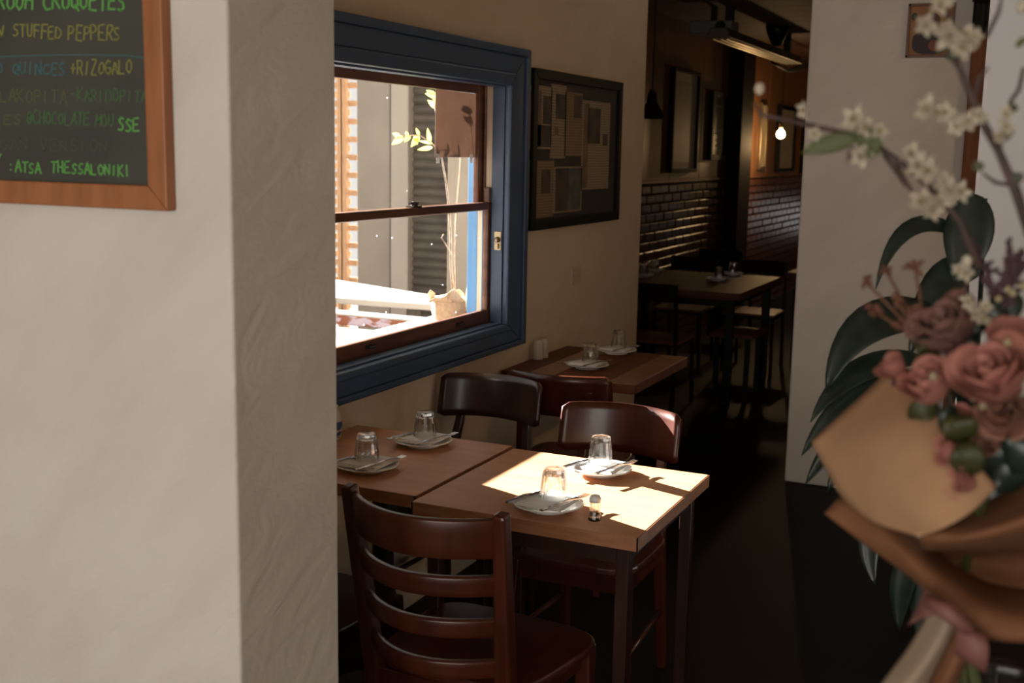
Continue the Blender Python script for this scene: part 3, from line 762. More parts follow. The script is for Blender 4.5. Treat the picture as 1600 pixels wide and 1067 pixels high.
write('-KARIDOPITA', 110, 232, 158, 160, 20, M['chalk_dgreen'], 1.8, 8)
write('LES', -8, 36, 193, 195, 16, M['chalk_olive'], 1.8, 9)
write('@CHOCOLATE', 42, 141, 193, 196, 19, M['chalk_dgreen'], 2.2, 10)
write('MOU', 149, 180, 197, 198, 18, M['chalk_dgreen'], 2.0, 11)
write('SSE', 184, 220, 203, 206, 19, M['chalk_green'], 2.6, 12)
write('VEGAN VERSION', -30, 172, 233, 238, 18, M['chalk_faint'], 1.8, 13)
write('Y', -6, 4, 256, 256, 14, M['chalk_green'], 2.2, 14)
write(':ATSA', 14, 66, 268, 270, 17, M['chalk_green'], 2.4, 15)
write('THESSALONIKI', 80, 206, 270, 275, 17, M['chalk_green'], 2.3, 16)

# ------------------------------------------------------------------ framed clippings on the window wall
fr0 = pX(816.3, 353.3, .03); fr1 = pX(957, 131.2, .03)
ya, yb2, za, zb = 4.475, 5.545, 1.315, 1.985
cl = thing('clippings_frame', (0, (ya+yb2)/2, za), 'black framed board of newspaper clippings on the wall right of the window', 'picture frame')
MB().box(0, .012, ya+.02, yb2-.02, za+.02, zb-.02).build('backing', pmat('charcoal_card', (.05,.042,.036,1), .8), cl)
q0 = [(ya, za), (yb2, za), (yb2, zb), (ya, zb)]; wdt = .042
q1 = [(ya+wdt, za+wdt), (yb2-wdt, za+wdt), (yb2-wdt, zb-wdt), (ya+wdt, zb-wdt)]
for k in range(4):
    q = [q0[k], q0[(k+1) % 4], q1[(k+1) % 4], q1[k]]
    MB().hexa([(0, *p_) for p_ in q], [(.03, *p_) for p_ in q]).build('frame_rail', M['black'], cl, bevel=.003)
news = newsprint('newsprint', (.34,.27,.19,1), (.12,.10,.08,1)); news2 = newsprint('newsprint_tan', (.26,.18,.11,1), (.13,.09,.06,1)); 
inkd = pmat('dark_print', (.035,.028,.025,1), .6, (.10,.07,.05,1), 9); inkm = pmat('sepia_print', (.12,.075,.045,1), .6, (.22,.15,.09,1), 14); inkg = pmat('green_print', (.05,.065,.055,1), .6, (.16,.15,.13,1), 16)
def clip(u0, v0, u1, v1, mat, photos):
    a, b_ = pX(u0, v0, .014), pX(u1, v1, .014)
    s_ = MB().box(.0125, .0140, a.y, b_.y, b_.z, a.z).build('clipping', mat, cl)
    for (f0, g0, f1, g1, mm) in photos:
        Y0 = a.y+(b_.y-a.y)*f0; Y1 = a.y+(b_.y-a.y)*f1; Z0 = b_.z+(a.z-b_.z)*(1-g1); Z1 = b_.z+(a.z-b_.z)*(1-g0)
        MB().box(.0140, .0146, Y0, Y1, Z0, Z1).build('printed_photo', mm, s_)
clip(826, 131, 861, 233, news, [(.04, .08, .55, .95, inkm), (.62, .15, .95, .6, inkd), (.4, .62, .96, .97, inkd)])
clip(862, 131, 883, 248, news, [(.3, .12, .92, .46, inkd), (.25, .56, .5, .68, inkm)])
clip(884, 143, 908, 244, news2, [(.5, .04, .95, .40, inkd)])
clip(911, 156, 950, 294, news, [(.05, .03, .22, .98, inkm), (.2, .08, .64, .48, inkd), (.74, .36, .92, .5, inkd)])
clip(824, 251, 864, 338, news2, [(.52, .16, .86, .58, inkd)])
clip(866, 260, 908, 329, news, [(.05, .04, .5, .96, inkd), (.5, .04, .95, .96, inkg)])
MB().add([(.017, ya+wdt, za+wdt), (.017, yb2-wdt, za+wdt), (.017, yb2-wdt, zb-wdt), (.017, ya+wdt, zb-wdt)], [(0, 1, 2, 3)]).build('glazing', M['glass_front'], cl)
# blank wall plate
p = pX(899, 430, 0)
wp = thing('wall_plate', (0, p.y, p.z), 'blank cream wall plate on the wall below the clippings board', 'wall plate')
MB().box(0, .007, p.y-.055, p.y+.055, p.z-.04, p.z+.04).build('cover', pmat('cream_plate', (.56,.46,.35,1), .5), wp, bevel=.002)
for dy in (-.035, .035): MB().lathe([(.0001, 0), (.004, 0), (.004, .001), (.0001, .0015)], 10).xf(Matrix.Translation((.007, p.y+dy, p.z)) @ Matrix.Rotation(PI/2, 4, 'Y')).build('screw', M['brass'], wp)

# small painting on the white pier (generic still life), dark hanging cloth and post
a = pY(1420, 6, YB-.02); b_ = pY(1487, 89, YB-.02)
pt = thing('small_painting', ((a.x+b_.x)/2, YB, b_.z), 'small dark and orange painting in a thin red-brown frame on the white pier', 'picture frame')
MB().box(a.x+.008, b_.x-.008, YB-.012, YB, b_.z+.008, a.z-.008).build('canvas', pmat('ochre_ground', (.26,.115,.045,1), .6, (.34,.17,.06,1), 8), pt)
for q in ((a.x, b_.x, b_.z, b_.z+.012), (a.x, b_.x, a.z-.012, a.z), (a.x, a.x+.012, b_.z, a.z), (b_.x-.012, b_.x, b_.z, a.z)):
    MB().box(q[0], q[1], YB-.02, YB, q[2], q[3]).build('frame_rail', M['sash'], pt, bevel=.002)
def blob(cx, cz, rx, rz_, yoff, mat, nm, nn=18, ex=2.0):
    n = nn; V = [(cx, YB-yoff, cz)]+[(cx+rx*math.copysign(abs(math.cos(2*PI*k/n))**(2/ex), math.cos(2*PI*k/n)), YB-yoff, cz+rz_*math.copysign(abs(math.sin(2*PI*k/n))**(2/ex), math.sin(2*PI*k/n))) for k in range(n)]
    return MB().add(V, [(0, 1+k, 1+(k+1) % n) for k in range(n)]).build(nm, mat, pt)
W_, H_ = b_.x-a.x, a.z-b_.z
blob(a.x+W_*.52, b_.z+H_*.28, W_*.40, H_*.22, .0126, pmat('painted_plum', (.030,.020,.022,1), .6), 'painted_shape', ex=3)
blob(a.x+W_*.55, b_.z+H_*.62, W_*.16, H_*.2, .0128, pmat('painted_umber', (.10,.06,.035,1), .6), 'painted_shape')
blob(a.x+W_*.60, b_.z+H_*.22, W_*.13, H_*.10, .0131, pmat('painted_red', (.20,.065,.045,1), .6), 'painted_shape')
blob(a.x+W_*.14, b_.z+H_*.76, W_*.07, H_*.08, .0131, pmat('painted_green', (.03,.045,.03,1), .6), 'painted_shape', 7)
a = pY(1522, 8, YB-.06); b_ = pY(1549, 58, YB-.06)
mb = MB(); P = []
for j in range(9):
    z = a.z+.02-(a.z+.02-b_.z)*j/8
    P.append([Vector((a.x+(b_.x+.12-a.x)*i/14, YB-.065-.012*math.sin(i*1.7)*(.4+.6*j/8), z+(.02 if i < 3 and j == 8 else 0))) for i in range(15)])
mb.grid(P); cl_ = thing('hanging_cloth', ((a.x+b_.x)/2, YB-.06, a.z+.02), 'black cloth hanging on the timber post beside the white pier', 'cloth')
mb.build('cloth', M['black'], cl_, smooth=True, solid=.006); MB().tube([(a.x-.01, YB-.045, a.z+.022), (b_.x+.13, YB-.045, a.z+.022)], .007, 8).build('rail', M['darkmetal'], cl_)

# ------------------------------------------------------------------ back room
def pict(name, u0, u1, v0, v1, label, fw_, dep, fm, mm, inner=None, x=None, kids=None):
    x = XB+.017 if x is None else x
    A_ = pX(u0, (v0+v1)/2, x); B2 = pX(u1, (v0+v1)/2, x); zt = pX((u0+u1)/2, v0, x).z; zb_ = pX((u0+u1)/2, v1, x).z
    y0, y1 = A_.y, B2.y
    t = thing(name, (x, (y0+y1)/2, zb_), label, 'picture frame')
    MB().box(x, x+dep*.5, y0+fw_*.5, y1-fw_*.5, zb_+fw_*.5, zt-fw_*.5).build('mat_board', mm, t)
    for q in ((y0, y1, zb_, zb_+fw_), (y0, y1, zt-fw_, zt), (y0, y0+fw_, zb_+fw_, zt-fw_), (y1-fw_, y1, zb_+fw_, zt-fw_)):
        MB().box(x, x+dep, q[0], q[1], q[2], q[3]).build('frame_rail', fm, t, bevel=.003)
    for (f0, g0, f1, g1, mat) in (kids or []):
        Y0, Y1 = y0+(y1-y0)*f0, y0+(y1-y0)*f1; Z1, Z0 = zt+(zb_-zt)*g0, zt+(zb_-zt)*g1
        MB().box(x+dep*.5, x+dep*.5+.002, Y0, Y1, Z0, Z1).build('print', mat, t)
    return t
pict('framed_print', 1043, 1084, 108, 269, 'tall pale framed print on the amber panels left of the dark pier', .03, .05, M['soot'], M['mat_paper'], kids=[(.14, .12, .86, .9, pmat('faded_print', (.40,.32,.22,1), .6, (.48,.38,.27,1), 7))])
lbk = []
for (g, f0, f1) in ((.20, .3, .72), (.36, .3, .5), (.55, .2, .78), (.60, .3, .45), (.70, .35, .65), (.78, .35, .7)):
    nseg = 4
    for k in range(nseg):
        a0 = f0+(f1-f0)*k/nseg; lbk.append((a0, g, a0+(f1-f0)/nseg*.7, g+.022, M['letters']))
pict('letter_board', 1105, 1130, 143, 250, 'narrow black letter board with small white lettering beside the dark pier', .05, .05, M['soot'], M['black'], kids=lbk)
pict('gold_frame', 1185, 1194, 160, 265, 'slim gilt picture frame just right of the dark pier', .03, .03, M['brass'], M['mat_paper'])
txt = newsprint('poster_text', (.44,.36,.26,1), (.24,.18,.12,1), 90)
pict('text_poster', 1212, 1237, 166, 268, 'black framed pale text sheet behind the lit bulb', .04, .05, M['black'], txt)
pict('dark_frame', 1251, 1275, 178, 270, 'black picture frame beside the white pier edge', .04, .06, M['black'], M['mat_paper'])
def pendant(x, y, z, label, lit=True, shade=False, cat='lamp', zc=CZ, en=7):
    t = thing('pendant_bulb' if not shade else 'pendant_lamp', (x, y, zc), label, cat)
    MB().tube([(x, y, zc), (x+.004, y, (z+zc)/2), (x, y, z+.10)], .005, 6).build('cord', M['cable'], t)
    MB().lathe([(.0001, .10), (.016, .10), (.02, .092), (.02, .055), (.014, .048), (.0001, .048)], 14, (x, y, z)).build('socket', M['brass'] if not shade else M['darkmetal'], t)
    if shade:
        MB().lathe([(.022, .085), (.030, .07), (.034, .02), (.075, -.045), (.085, -.075), (.088, -.09), (.084, -.09), (.071, -.045), (.030, .02), (.02, .07)], 24, (x, y, z), closed=True).build('shade', M['soot'], t, smooth=True)
    MB().lathe([(.0001, .05), (.013, .048), (.016, .035), (.036, .015), (.044, -.012), (.036, -.038), (.018, -.052), (.0001, -.055)], 18, (x, y, z)).build('bulb', M['bulb'] if lit else M['ceramic'], t, smooth=True)
    if lit:
        ld = bpy.data.lights.new('bulb_light', 'POINT'); ld.energy = en; ld.color = (1, .62, .28); ld.shadow_soft_size = .05
        lo = bpy.data.objects.new('bulb_light', ld); C.objects.link(lo); lo.location = Vector((x, y, z-.12))-t.location; lo.parent = t
    return t
p = pX(1220, 208, -.58); pendant(p.x, p.y, p.z, 'bare glowing globe bulb on a cord in front of the amber panels', en=13)
p = pX(1018, 176, -.5); pendant(p.x, p.y, p.z+.05, 'small dark bell-shaped pendant lamp at the left of the doorway', lit=False, shade=True)
pendant(.9, 14.2, 1.75, 'bare bulb added out of view behind the white pier to light the back room')  # unseen bulb added to lift the dim back-room light
pendant(2.9, 4.7, 2.15, 'shaded pendant lamp added out of view to warm the pier and window wall', shade=True, zc=2.95, en=13)  # unseen lamp added to warm the pier and the window wall
pendant(3.0, 2.3, 2.15, 'shaded pendant lamp added out of view on the right as warm fill', shade=True, zc=2.95, en=3)  # unseen lamp added as warm fill for the pillar side
pendant(1.6, 7.4, 2.05, 'bare bulb added out of view in the back room to brighten the panels', en=1.7)  # unseen bulb added to brighten the panels left of the pier
# ceiling heater, box with a round opening, cables
ha = pZ(1122, 52, 2.5); hb = pZ(1240, 95, 2.5); hb.x = ha.x+.0
ht = thing('strip_heater', (ha.x, (ha.y+hb.y)/2, CZ), 'long metal strip heater hung below the back-room ceiling', 'heater')
ym0, ym1 = ha.y, hb.y
mb = MB()
q = [(-.09, 0), (.09, 0), (.06, .07), (-.06, .07)]
mb.hexa([(ha.x+a_, ym0, 2.47+b_) for a_, b_ in q], [(ha.x+a_, ym1, 2.47+b_) for a_, b_ in q]); mb.build('housing', M['heater'], ht, bevel=.004)
for dx in (-.05, 0, .05): MB().tube([(ha.x+dx, ym0+.05, 2.466), (ha.x+dx, ym1-.05, 2.466)], .007, 8).build('element', M['brass'], ht)
for y in (ym0+.3, ym1-.3): MB().box(ha.x-.03, ha.x+.03, y-.02, y+.02, 2.54, CZ).build('bracket', M['blacksteel'], ht)
p = pZ(1115, 45, 2.56)
bx = thing('ceiling_box', (p.x, p.y, CZ), 'pale grey box with a round black lens under the back-room ceiling', 'projector')
MB().box(p.x-.16, p.x+.16, p.y-.10, p.y+.12, 2.52, 2.61).build('case', M['greyplastic'], bx, bevel=.01)
MB().lathe([(.0001, 0), (.036, 0), (.04, .012), (.033, .014), (.0001, .008)], 18).xf(Matrix.Translation((p.x+.08, p.y-.10, 2.565)) @ Matrix.Rotation(PI/2, 4, 'X')).build('lens', M['black'], bx)
MB().box(p.x-.02, p.x+.02, p.y-.02, p.y+.02, 2.61, CZ).build('mount', M['blacksteel'], bx)
fx = pZ(1214, 60, 2.62)
fan = thing('ceiling_bracket', (fx.x, fx.y, CZ), 'dark tapered fitting on the ceiling above the strip heater', 'fitting')
MB().lathe([(.10, CZ), (.09, CZ-.05), (.05, CZ-.14), (.03, CZ-.16), (.0001, CZ-.16)], 18, (fx.x, fx.y, 0)).build('fitting_body', M['blacksteel'], fan, smooth=True)
cb = thing('looped_cable', (XB+.2, 12.5, 2.4), 'black looped cable under the end of the strip heater', 'cable')
ck = [pX(u, v, -.45) for u, v in ((1206, 97), (1220, 105), (1232, 111), (1245, 104), (1258, 100), (1262, 103), (1252, 108), (1236, 112), (1228, 110), (1245, 107), (1268, 99))]
MB().tube(ck, .012, 7).build('cable_run', M['cable'], cb, smooth=True)
for q_ in (ck[0], ck[-1]): MB().tube([q_, (q_.x, q_.y, CZ)], .008, 6).build('hanger', M['cable'], cb)

# tables and chairs of the back room
a = pZ(1212, 433, TZ); b_ = pZ(1160, 460, TZ)
bx0, bx1, by0, by1 = XB+.03, .205, 7.40, 8.62
table4('dining_table', bx0, bx1, by0, by1, TZ, .05, M['redwood'], M['blacksteel'], 'dark red table with four settings through the doorway in the back room', inset=.06, lw=.05)
src_pos = [(1122, 436, 'at the near right of the back-room table'), (1143, 428, 'at the far right of the back-room table'), (1021, 423, 'at the far left of the back-room table'), (1004, 431, 'at the near left of the back-room table')]
for (u, v, wh) in src_pos:
    p = pZ(u, v, TZ+.01); p.x = max(p.x, bx0+.1); p.y = min(p.y, by1-.1); setting(p.x, p.y, wh, -.1, full=False)
q = pZ(1240, 424, TZ); q.x = .52
table4('dining_table', q.x-.36, q.x+.5, q.y-.12, q.y+.55, TZ, .05, M['redwood'], M['blacksteel'], 'far red-brown table at the edge of the white pier in the back room', inset=.06, lw=.05)
setting(q.x-.24, q.y+.12, 'at the left on the far back-room table', 0, full=False); setting(q.x-.02, q.y+.38, 'at the right on the far back-room table', 0, full=False)
def steel_chair(label, rz=0):
    t = thing('slatted_chair', (0, 0, 0), label, 'chair', 'back-room chairs')
    for k in range(5):
        MB().box(-.2, .2, -.2+k*.082, -.2+k*.082+.074, .44, .458).build('seat_slat', M['redwood2'], t, bevel=.003, local=True)
    for sx in (-1, 1):
        MB().bar([(sx*.18, .18, .44), (sx*.19, .19, 0)], .022, .022, up=(0, 1, 0)).build('leg', M['blacksteel'], t, local=True)
        MB().bar([(sx*.18, -.23, 0), (sx*.18, -.19, .44), (sx*.18, -.24, .83)], .022, .022, up=(0, 1, 0)).build('leg', M['blacksteel'], t, local=True)
    MB().box(-.19, .19, -.19, .19, .42, .44).build('seat_frame', M['blacksteel'], t, local=True)
    MB().box(-.18, .18, -.245, -.225, .72, .83).build('backrest', M['soot'], t, local=True, bevel=.004)
    return t
sc_ = steel_chair('slatted wooden seat chair with thin black legs nearest the doorway in the back room')
sc_.location = (-.30, 7.28, 0)
# a long bench seat beside it
bn = thing('bench', (-.02, 8.7, 0), 'dark backless stool seat to the right of the slatted chair in the back room', 'stool')
MB().box(-.05, .25, 7.62, 8.02, .43, .46).build('seat', M['redwood'], bn, bevel=.005)
for x_ in (-.02, .19):
    for y_ in (7.65, 7.96): MB().box(x_, x_+.03, y_, y_+.03, 0, .43).build('leg', M['blacksteel'], bn)
for i, (x_, y_, rz_, lb) in enumerate(((-.60, 8.86, PI, 'black-backed chair at the far left side of the back-room table'), (-.05, 8.9, PI, 'black-backed chair at the far right side of the back-room table'), (-.62, 10.2, 0, 'dark chair standing by the brick wall before the pier'))):
    dup(sc_, (x_, y_, 0), rz_, lb)
o = MB().lathe([(.0001, 0), (.03, 0), (.032, .004), (.03, .075), (.024, .08), (.0001, .08)], 16).build('candle_cup', pmat('pinkish_cup', (.34,.20,.15,1), .5), None, smooth=True, origin=(0, 0, 0))
o.location = (bx0+.12, 8.4, TZ); tag(o, 'small pinkish cup near the brick wall on the back-room table', 'cup')

# ------------------------------------------------------------------ courtyard outside the window
YW = 7.5
struct(MB().box(-9, -1.03, 1.0, 12, -.12, 0).build('ground_courtyard', M['ground']))
cw = struct(MB().box(pY(555, 300, YW).x+.02, XB-.1, YW, YW+.2, 0, 3.4).build('wall_courtyard', M['render_wall']))
xa, xb_ = pY(621, 300, YW).x, pY(648, 300, YW).x
struct(MB().box(xa, xb_, YW-.10, YW, 0, 3.4).build('trim_2', M['render_pale'], bevel=.01))
struct(MB().box(pY(611, 300, YW).x, xa, YW-.02, YW, 0, 3.4).build('trim_3', M['shutter']))
sh_ = thing('roller_shutter', ((xb_+XB)/2, YW, 0), 'dark corrugated metal shutter on the courtyard wall outside the window', 'shutter')
n = 46
for k in range(n):
    z0 = .05+k*.066; mb = MB(); P = []
    for j in range(6):
        f = j/5; P.append([Vector((x_, YW-.012-.022*math.sin(PI*f), z0+f*.064)) for x_ in (xb_, XB-.12)])
    mb.grid(P); mb.build('shutter_slat', M['shutter'], sh_, solid=.004)
# crack in the wall is in its relief; trellis at the left
xt0, xt1 = -3.45, pY(556, 300, YW).x
tr = thing('trellis', ((xt0+xt1)/2, YW+.02, 0), 'brown timber trellis beside the courtyard wall outside the window', 'trellis')
for xx in (xt0, pY(541, 300, YW).x-.02, xt1-.14, xt0+.2):
    MB().box(xx, xx+.045, YW-.04, YW, 0, 3.3).build('post', M['trellis'], tr)
k = 0; z = .1
while z < 3.2:
    xs = xt0 if k % 2 == 0 else xt0+.06
    while xs+.078 < xt1+.012:
        MB().box(xs, xs+.078, YW+.0, YW+.02, z, z+.042).build('slat', M['trellis'], tr)
        xs += .12
    z += .066; k += 1
# white slab on trestles, peeling timber bench, marble top
def quad_slab(P, z1, th, name, mat, parent, bevel=.004):
    return MB().hexa([(x, y, z1-th) for x, y in P], [(x, y, z1) for x, y in P]).build(name, mat, parent, bevel=bevel)
wsb = thing('white_slab_table', (-1.5, 5.9, 0), 'sun-bleached white slab table in the courtyard outside the window', 'table')
quad_slab([(-2.9, 5.50), (-1.07, 5.60), (-1.12, 5.92), (-2.9, 6.62)], .80, .035, 'slab', M['whitestone'], wsb)
for (x, y) in ((-2.7, 5.7), (-1.3, 5.72), (-2.7, 6.4)): MB().box(x, x+.06, y, y+.06, 0, .765).build('leg', M['shutter'], wsb)
bnc = thing('weathered_timber_bench', (-1.1, 5.05, 0), 'weathered timber beam bench with peeling lilac paint outside the window', 'bench')
MB().box(-2.2, -.62, 5.02, 5.13, .745, .795).build('beam', M['peel'], bnc, bevel=.004)
MB().box(-2.2, -.62, 5.018, 5.135, .795, .803).build('top_strip', M['whitestone'], bnc)
for x in (-2.0, -.75): MB().box(x, x+.07, 5.04, 5.11, 0, .745).build('leg', M['peel'], bnc)
mt = thing('marble_table', (-.9, 4.2, 0), 'white cracked marble table close outside the window', 'table')
marb = pmat('cracked_marble', (.15,.147,.138,1), .6, (.07,.07,.07,1), 2.6, (1,1,1), lo=.62, hi=.66)
for i in range(3):
    for j in range(3):
        MB().box(-1.9+i*.47, -1.9+i*.47+.465, 3.4+j*.52, 3.4+j*.52+.515, .725, .745).build('marble_tile', marb, mt, bevel=.003)
MB().box(-1.9, -.49, 3.4, 4.955, .69, .7249).build('table_deck', M['shutter'], mt)
for x in (-1.85, -.6):
    for y in (3.45, 4.85): MB().box(x, x+.05, y, y+.05, 0, .69).build('leg', M['shutter'], mt)

def leaf_mb(mb, base, tip, wd, bend=(0,0,0), n=8, up=None, mi=0, fold=.18, shape=1.0, wave=0.0):
    base, tip = Vector(base), Vector(tip); bend = Vector(bend); ax = tip-base
    up = Vector(up) if up is not None else (CAM-base).normalized()
    P = []
    for i in range(n+1):
        f = i/n; c = base+ax*f+bend*(4*f*(1-f))
        t = (ax+bend*(4-8*f)).normalized(); sd_ = t.cross(up).normalized(); nn = sd_.cross(t)
        w_ = wd*(math.sin(PI*min(1, f**(.75*shape)))**.85)*.5 + .0004
        P.append([c-sd_*w_+nn*(w_*fold+wave*w_*math.sin(f*9)), c-sd_*w_*.5+nn*(w_*fold*.35), c, c+sd_*w_*.5+nn*(w_*fold*.35), c+sd_*w_+nn*(w_*fold-wave*w_*math.sin(f*9))])
    mb.grid(P, mi); return mb

xp = -.27
pb = pX(707, 478, xp); PZ0 = .935
pot = thing('potted_sapling', (xp, pb.y, PZ0), 'young tree in a burlap-wrapped pot on the outer window sill', 'plant')
rr = .072
HP = pX(707, 466, xp).z-PZ0
mb = MB(); prof = [(.0001, 0), (.074, 0), (.086, .02), (.092, HP*.55), (.088, HP*.9), (.094, HP)]
mb.lathe(prof, 26, (xp, pb.y, PZ0), flute=.03)
P = []
for j in range(6):
    f = j/5; row = []
    for k in range(33):
        t = 2*PI*(k % 32)/32; r = .091+.016*math.sin(3*t+1)*f+.012*f+.009*math.sin(9*t)*f; zz = HP-.006+f*(.010+.018*math.sin(4*t)+.012*math.sin(7*t+2)+.024*max(0, math.sin(t+2.2)))
        row.append(Vector((xp+r*math.cos(t), pb.y+r*math.sin(t), PZ0+zz)))
    P.append(row)
mb.grid(P); mb.build('burlap_wrap', M['burlap'], pot, smooth=True, solid=.003)
MB().lathe([(.0001, HP-.01), (.086, HP-.01), (.086, HP-.02), (.0001, HP-.02)], 18, (xp, pb.y, PZ0)).build('soil', M['soil'], pot)
def pxs(L, x=xp): return [pX(u, v, x) for u, v in L]
st1 = pxs([(708, 458), (705, 420), (704, 370), (702, 330), (697, 285), (690, 245), (683, 232), (672, 222), (655, 211), (635, 212), (617, 217)])
MB().tube(st1, [.006, .0055, .005, .0045, .004, .0036, .003, .0026, .0024, .002, .0015], 7).build('stem', M['barkpale'], pot, smooth=True)
MB().tube(pxs([(711, 458), (710, 400), (711, 350), (715, 300), (719, 250), (717, 200)], xp-.02), [.0032, .003, .0026, .0022, .002, .0016], 6).build('stem', M['barkpale'], pot, smooth=True)
MB().tube(pxs([(704, 395), (697, 383), (690, 372), (693, 366)]), .003, 6).build('stem', M['barkpale'], pot, smooth=True)
MB().tube(pxs([(690, 245), (685, 215), (682, 180), (676, 150)], xp-.03), .003, 6).build('stem', M['barkpale'], pot, smooth=True)
for (b0, t0, wd) in (((676, 230), (652, 234), .018), ((672, 223), (668, 200), .018), ((655, 211), (650, 200), .012), ((655, 212), (642, 230), .024), ((640, 211), (632, 222), .02), ((630, 213), (612, 226), .026), ((625, 213), (613, 208), .018), ((676, 224), (654, 220), .012), ((637, 212), (634, 205), .012), ((648, 211), (652, 226), .02)):
    mb = MB(); leaf_mb(mb, pX(*b0, xp), pX(*t0, xp), wd); mb.build('leaf', M['leaf_lime'], pot, smooth=True)
for (b0, t0, wd) in (((684, 150), (664, 146), .024), ((682, 168), (668, 156), .022), ((684, 172), (678, 152), .02), ((680, 148), (666, 141), .018)):
    mb = MB(); leaf_mb(mb, pX(*b0, xp-.03), pX(*t0, xp-.03), wd); mb.build('leaf', M['leaf_lime'], pot, smooth=True)
# pale oval leaf standing beside it
xl = -.15
pp_ = pX(738, 486, xl)
ol = thing('pale_leaf_plant', (xl, pp_.y, .935), 'tall pale oval leaf standing at the right end of the outer sill', 'plant')
mb = MB(); leaf_mb(mb, (xl, pp_.y, .95), pX(741, 412, xl), .062, n=12, shape=.9); mb.build('leaf', M['leaf_white'], ol, smooth=True, solid=.002)
mb = MB(); leaf_mb(mb, (xl-.012, pp_.y-.002, .95), pX(745, 428, xl-.012), .045, n=10); mb.build('leaf', M['leaf_white'], ol, smooth=True, solid=.002)
MB().lathe([(.0001, 0), (.016, 0), (.02, .016), (.018, .02), (.0001, .014)], 14, (xl-.005, pp_.y, .935)).build('base', M['ceramic'], ol)

# ------------------------------------------------------------------ dark broad-leaved plant behind the bouquet
YPt = 2.3
plt = thing('broad_leaf_plant', (1.93, YPt+.05, 0), 'tall plant with drooping dark glossy leaves in front of the white pier', 'plant')
MB().lathe([(.0001, 0), (.10, 0), (.115, .02), (.145, .28), (.15, .30), (.135, .30), (.13, .27), (.0001, .26)], 26, (1.93, YPt+.05, .0)).build('pot', M['terracotta'], plt, smooth=True)
MB().lathe([(.0001, .255), (.128, .255), (.128, .268), (.0001, .27)], 20, (1.93, YPt+.05, 0)).build('soil', M['soil'], plt)
crown = Vector((1.93, YPt+.05, .26))
LV = [  # stem top (px, depth), leaf tip, width, bend
 ((1515, 300, YPt), (1492, 452, YPt-.05), .088, (.012, 0, .0)),
 ((1500, 365, YPt), (1368, 452, YPt-.1), .035, (-.02, 0, .055)),
 ((1482, 500, YPt-.05), (1290, 614, YPt-.2), .078, (-.03, -.02, .055)),
 ((1445, 560, YPt-.02), (1266, 660, YPt-.15), .050, (-.02, 0, .03)),
 ((1440, 585, YPt-.0), (1252, 712, YPt-.1), .060, (-.015, 0, .025)),
 ((1410, 615, YPt+.04), (1258, 757, YPt-.02), .055, (-.01, 0, .015)),
 ((1405, 645, YPt+.05), (1292, 770, YPt), .055, (-.012, 0, .012)),
 ((1535, 420, YPt), (1420, 560, YPt-.1), .07, (-.01, 0, .05)),
 ((1390, 780, YPt), (1368, 915, YPt-.05), .045, (-.022, 0, 0)),
 ((1440, 840, YPt), (1405, 985, YPt), .05, (-.012, 0, 0)),
 ((1470, 860, YPt), (1440, 1010, YPt), .05, (-.012, 0, 0)),
 ((1540, 310, YPt), (1490, 395, YPt), .06, (0, 0, 0)),
]
for (bs, tp, wd, bd) in LV:
    a, b_ = pY(*bs), pY(*tp)
    mb = MB(); leaf_mb(mb, a, b_, wd, bd, 12, fold=.3, wave=.06, up=Vector((-.2, -1, .45)).normalized()); mb.build('leaf', M['leaf_dark'], plt, smooth=True, solid=.0015)
    MB().tube([crown, crown.lerp(a, .5)+Vector((0, .02, .06)), a], [.007, .006, .004], 6).build('stem', M['leaf_dark'], plt, smooth=True)

# ------------------------------------------------------------------ bouquet in kraft paper standing in a jar on the counter
YQ = 1.2
ctr = thing('side_table', (2.1, 1.23, 0), 'small dark table under the flower bouquet', 'table')
MB().box(1.88, 2.34, 1.02, 1.44, .87, .90).build('tabletop', M['redwood'], ctr, bevel=.004)
for x in (1.90, 2.29):
    for y in (1.04, 1.39): MB().box(x, x+.03, y, y+.03, 0, .87).build('leg', M['redwood'], ctr)
cbn = thing('filler_cabinet', (2.35, 3.2, 0), 'dark low cabinet added to fill the dark area below the flower bouquet', 'cabinet')  # made-up cabinet, keeps the area under the bouquet dark
MB().box(1.90, 2.9, 2.98, 3.46, .06, .90).build('carcass', M['soot'], cbn, bevel=.004)
MB().box(1.88, 2.92, 2.96, 3.47, .90, .93).build('top', M['soot'], cbn, bevel=.004)
for i in range(2):
    d = MB().box(1.91+i*.49, 2.39+i*.49, 2.962, 2.98, .08, .88).build('door', M['soot'], cbn, bevel=.003)
    MB().box(2.34+i*.12, 2.355+i*.12, 2.94, 2.962, .55, .67).build('handle', M['darkmetal'], d)
MB().box(1.93, 2.87, 3.02, 3.44, 0, .06).build('plinth', M['black'], cbn)
jx, jy = 2.02, 1.22
o = MB().lathe([(.0001, 0), (.062, 0), (.066, .006), (.066, .20), (.062, .215), (.066, .225), (.062, .226), (.058, .215), (.062, .20), (.062, .01), (.0001, .008)], 24).build('glass_jar', M['tumbler'], None, smooth=True, origin=(0, 0, 0))
o.location = (jx, jy, .90); tag(o, 'clear glass jar on the small table holding the bouquet', 'jar')
bq = thing('flower_bouquet', (jx, jy, .915), 'kraft-wrapped bouquet of pink roses and white blossom at the right foreground', 'bouquet')
def Q(u, v, d=0.0): return pY(u, v, YQ+d)
def crom(L, n):
    out = []
    for i in range(len(L)-1):
        p0 = L[i-1] if i > 0 else L[i]*2-L[i+1]; p1 = L[i]; p2 = L[i+1]; p3 = L[i+2] if i+2 < len(L) else L[i+1]*2-L[i]
        for k in range(n):
            t = k/n; out.append(((p1*2)+(p2-p0)*t+(p0*2-p1*5+p2*4-p3)*t*t+(p1*3-p0-p2*3+p3)*t**3)*.5)
    out.append(L[-1]); return out
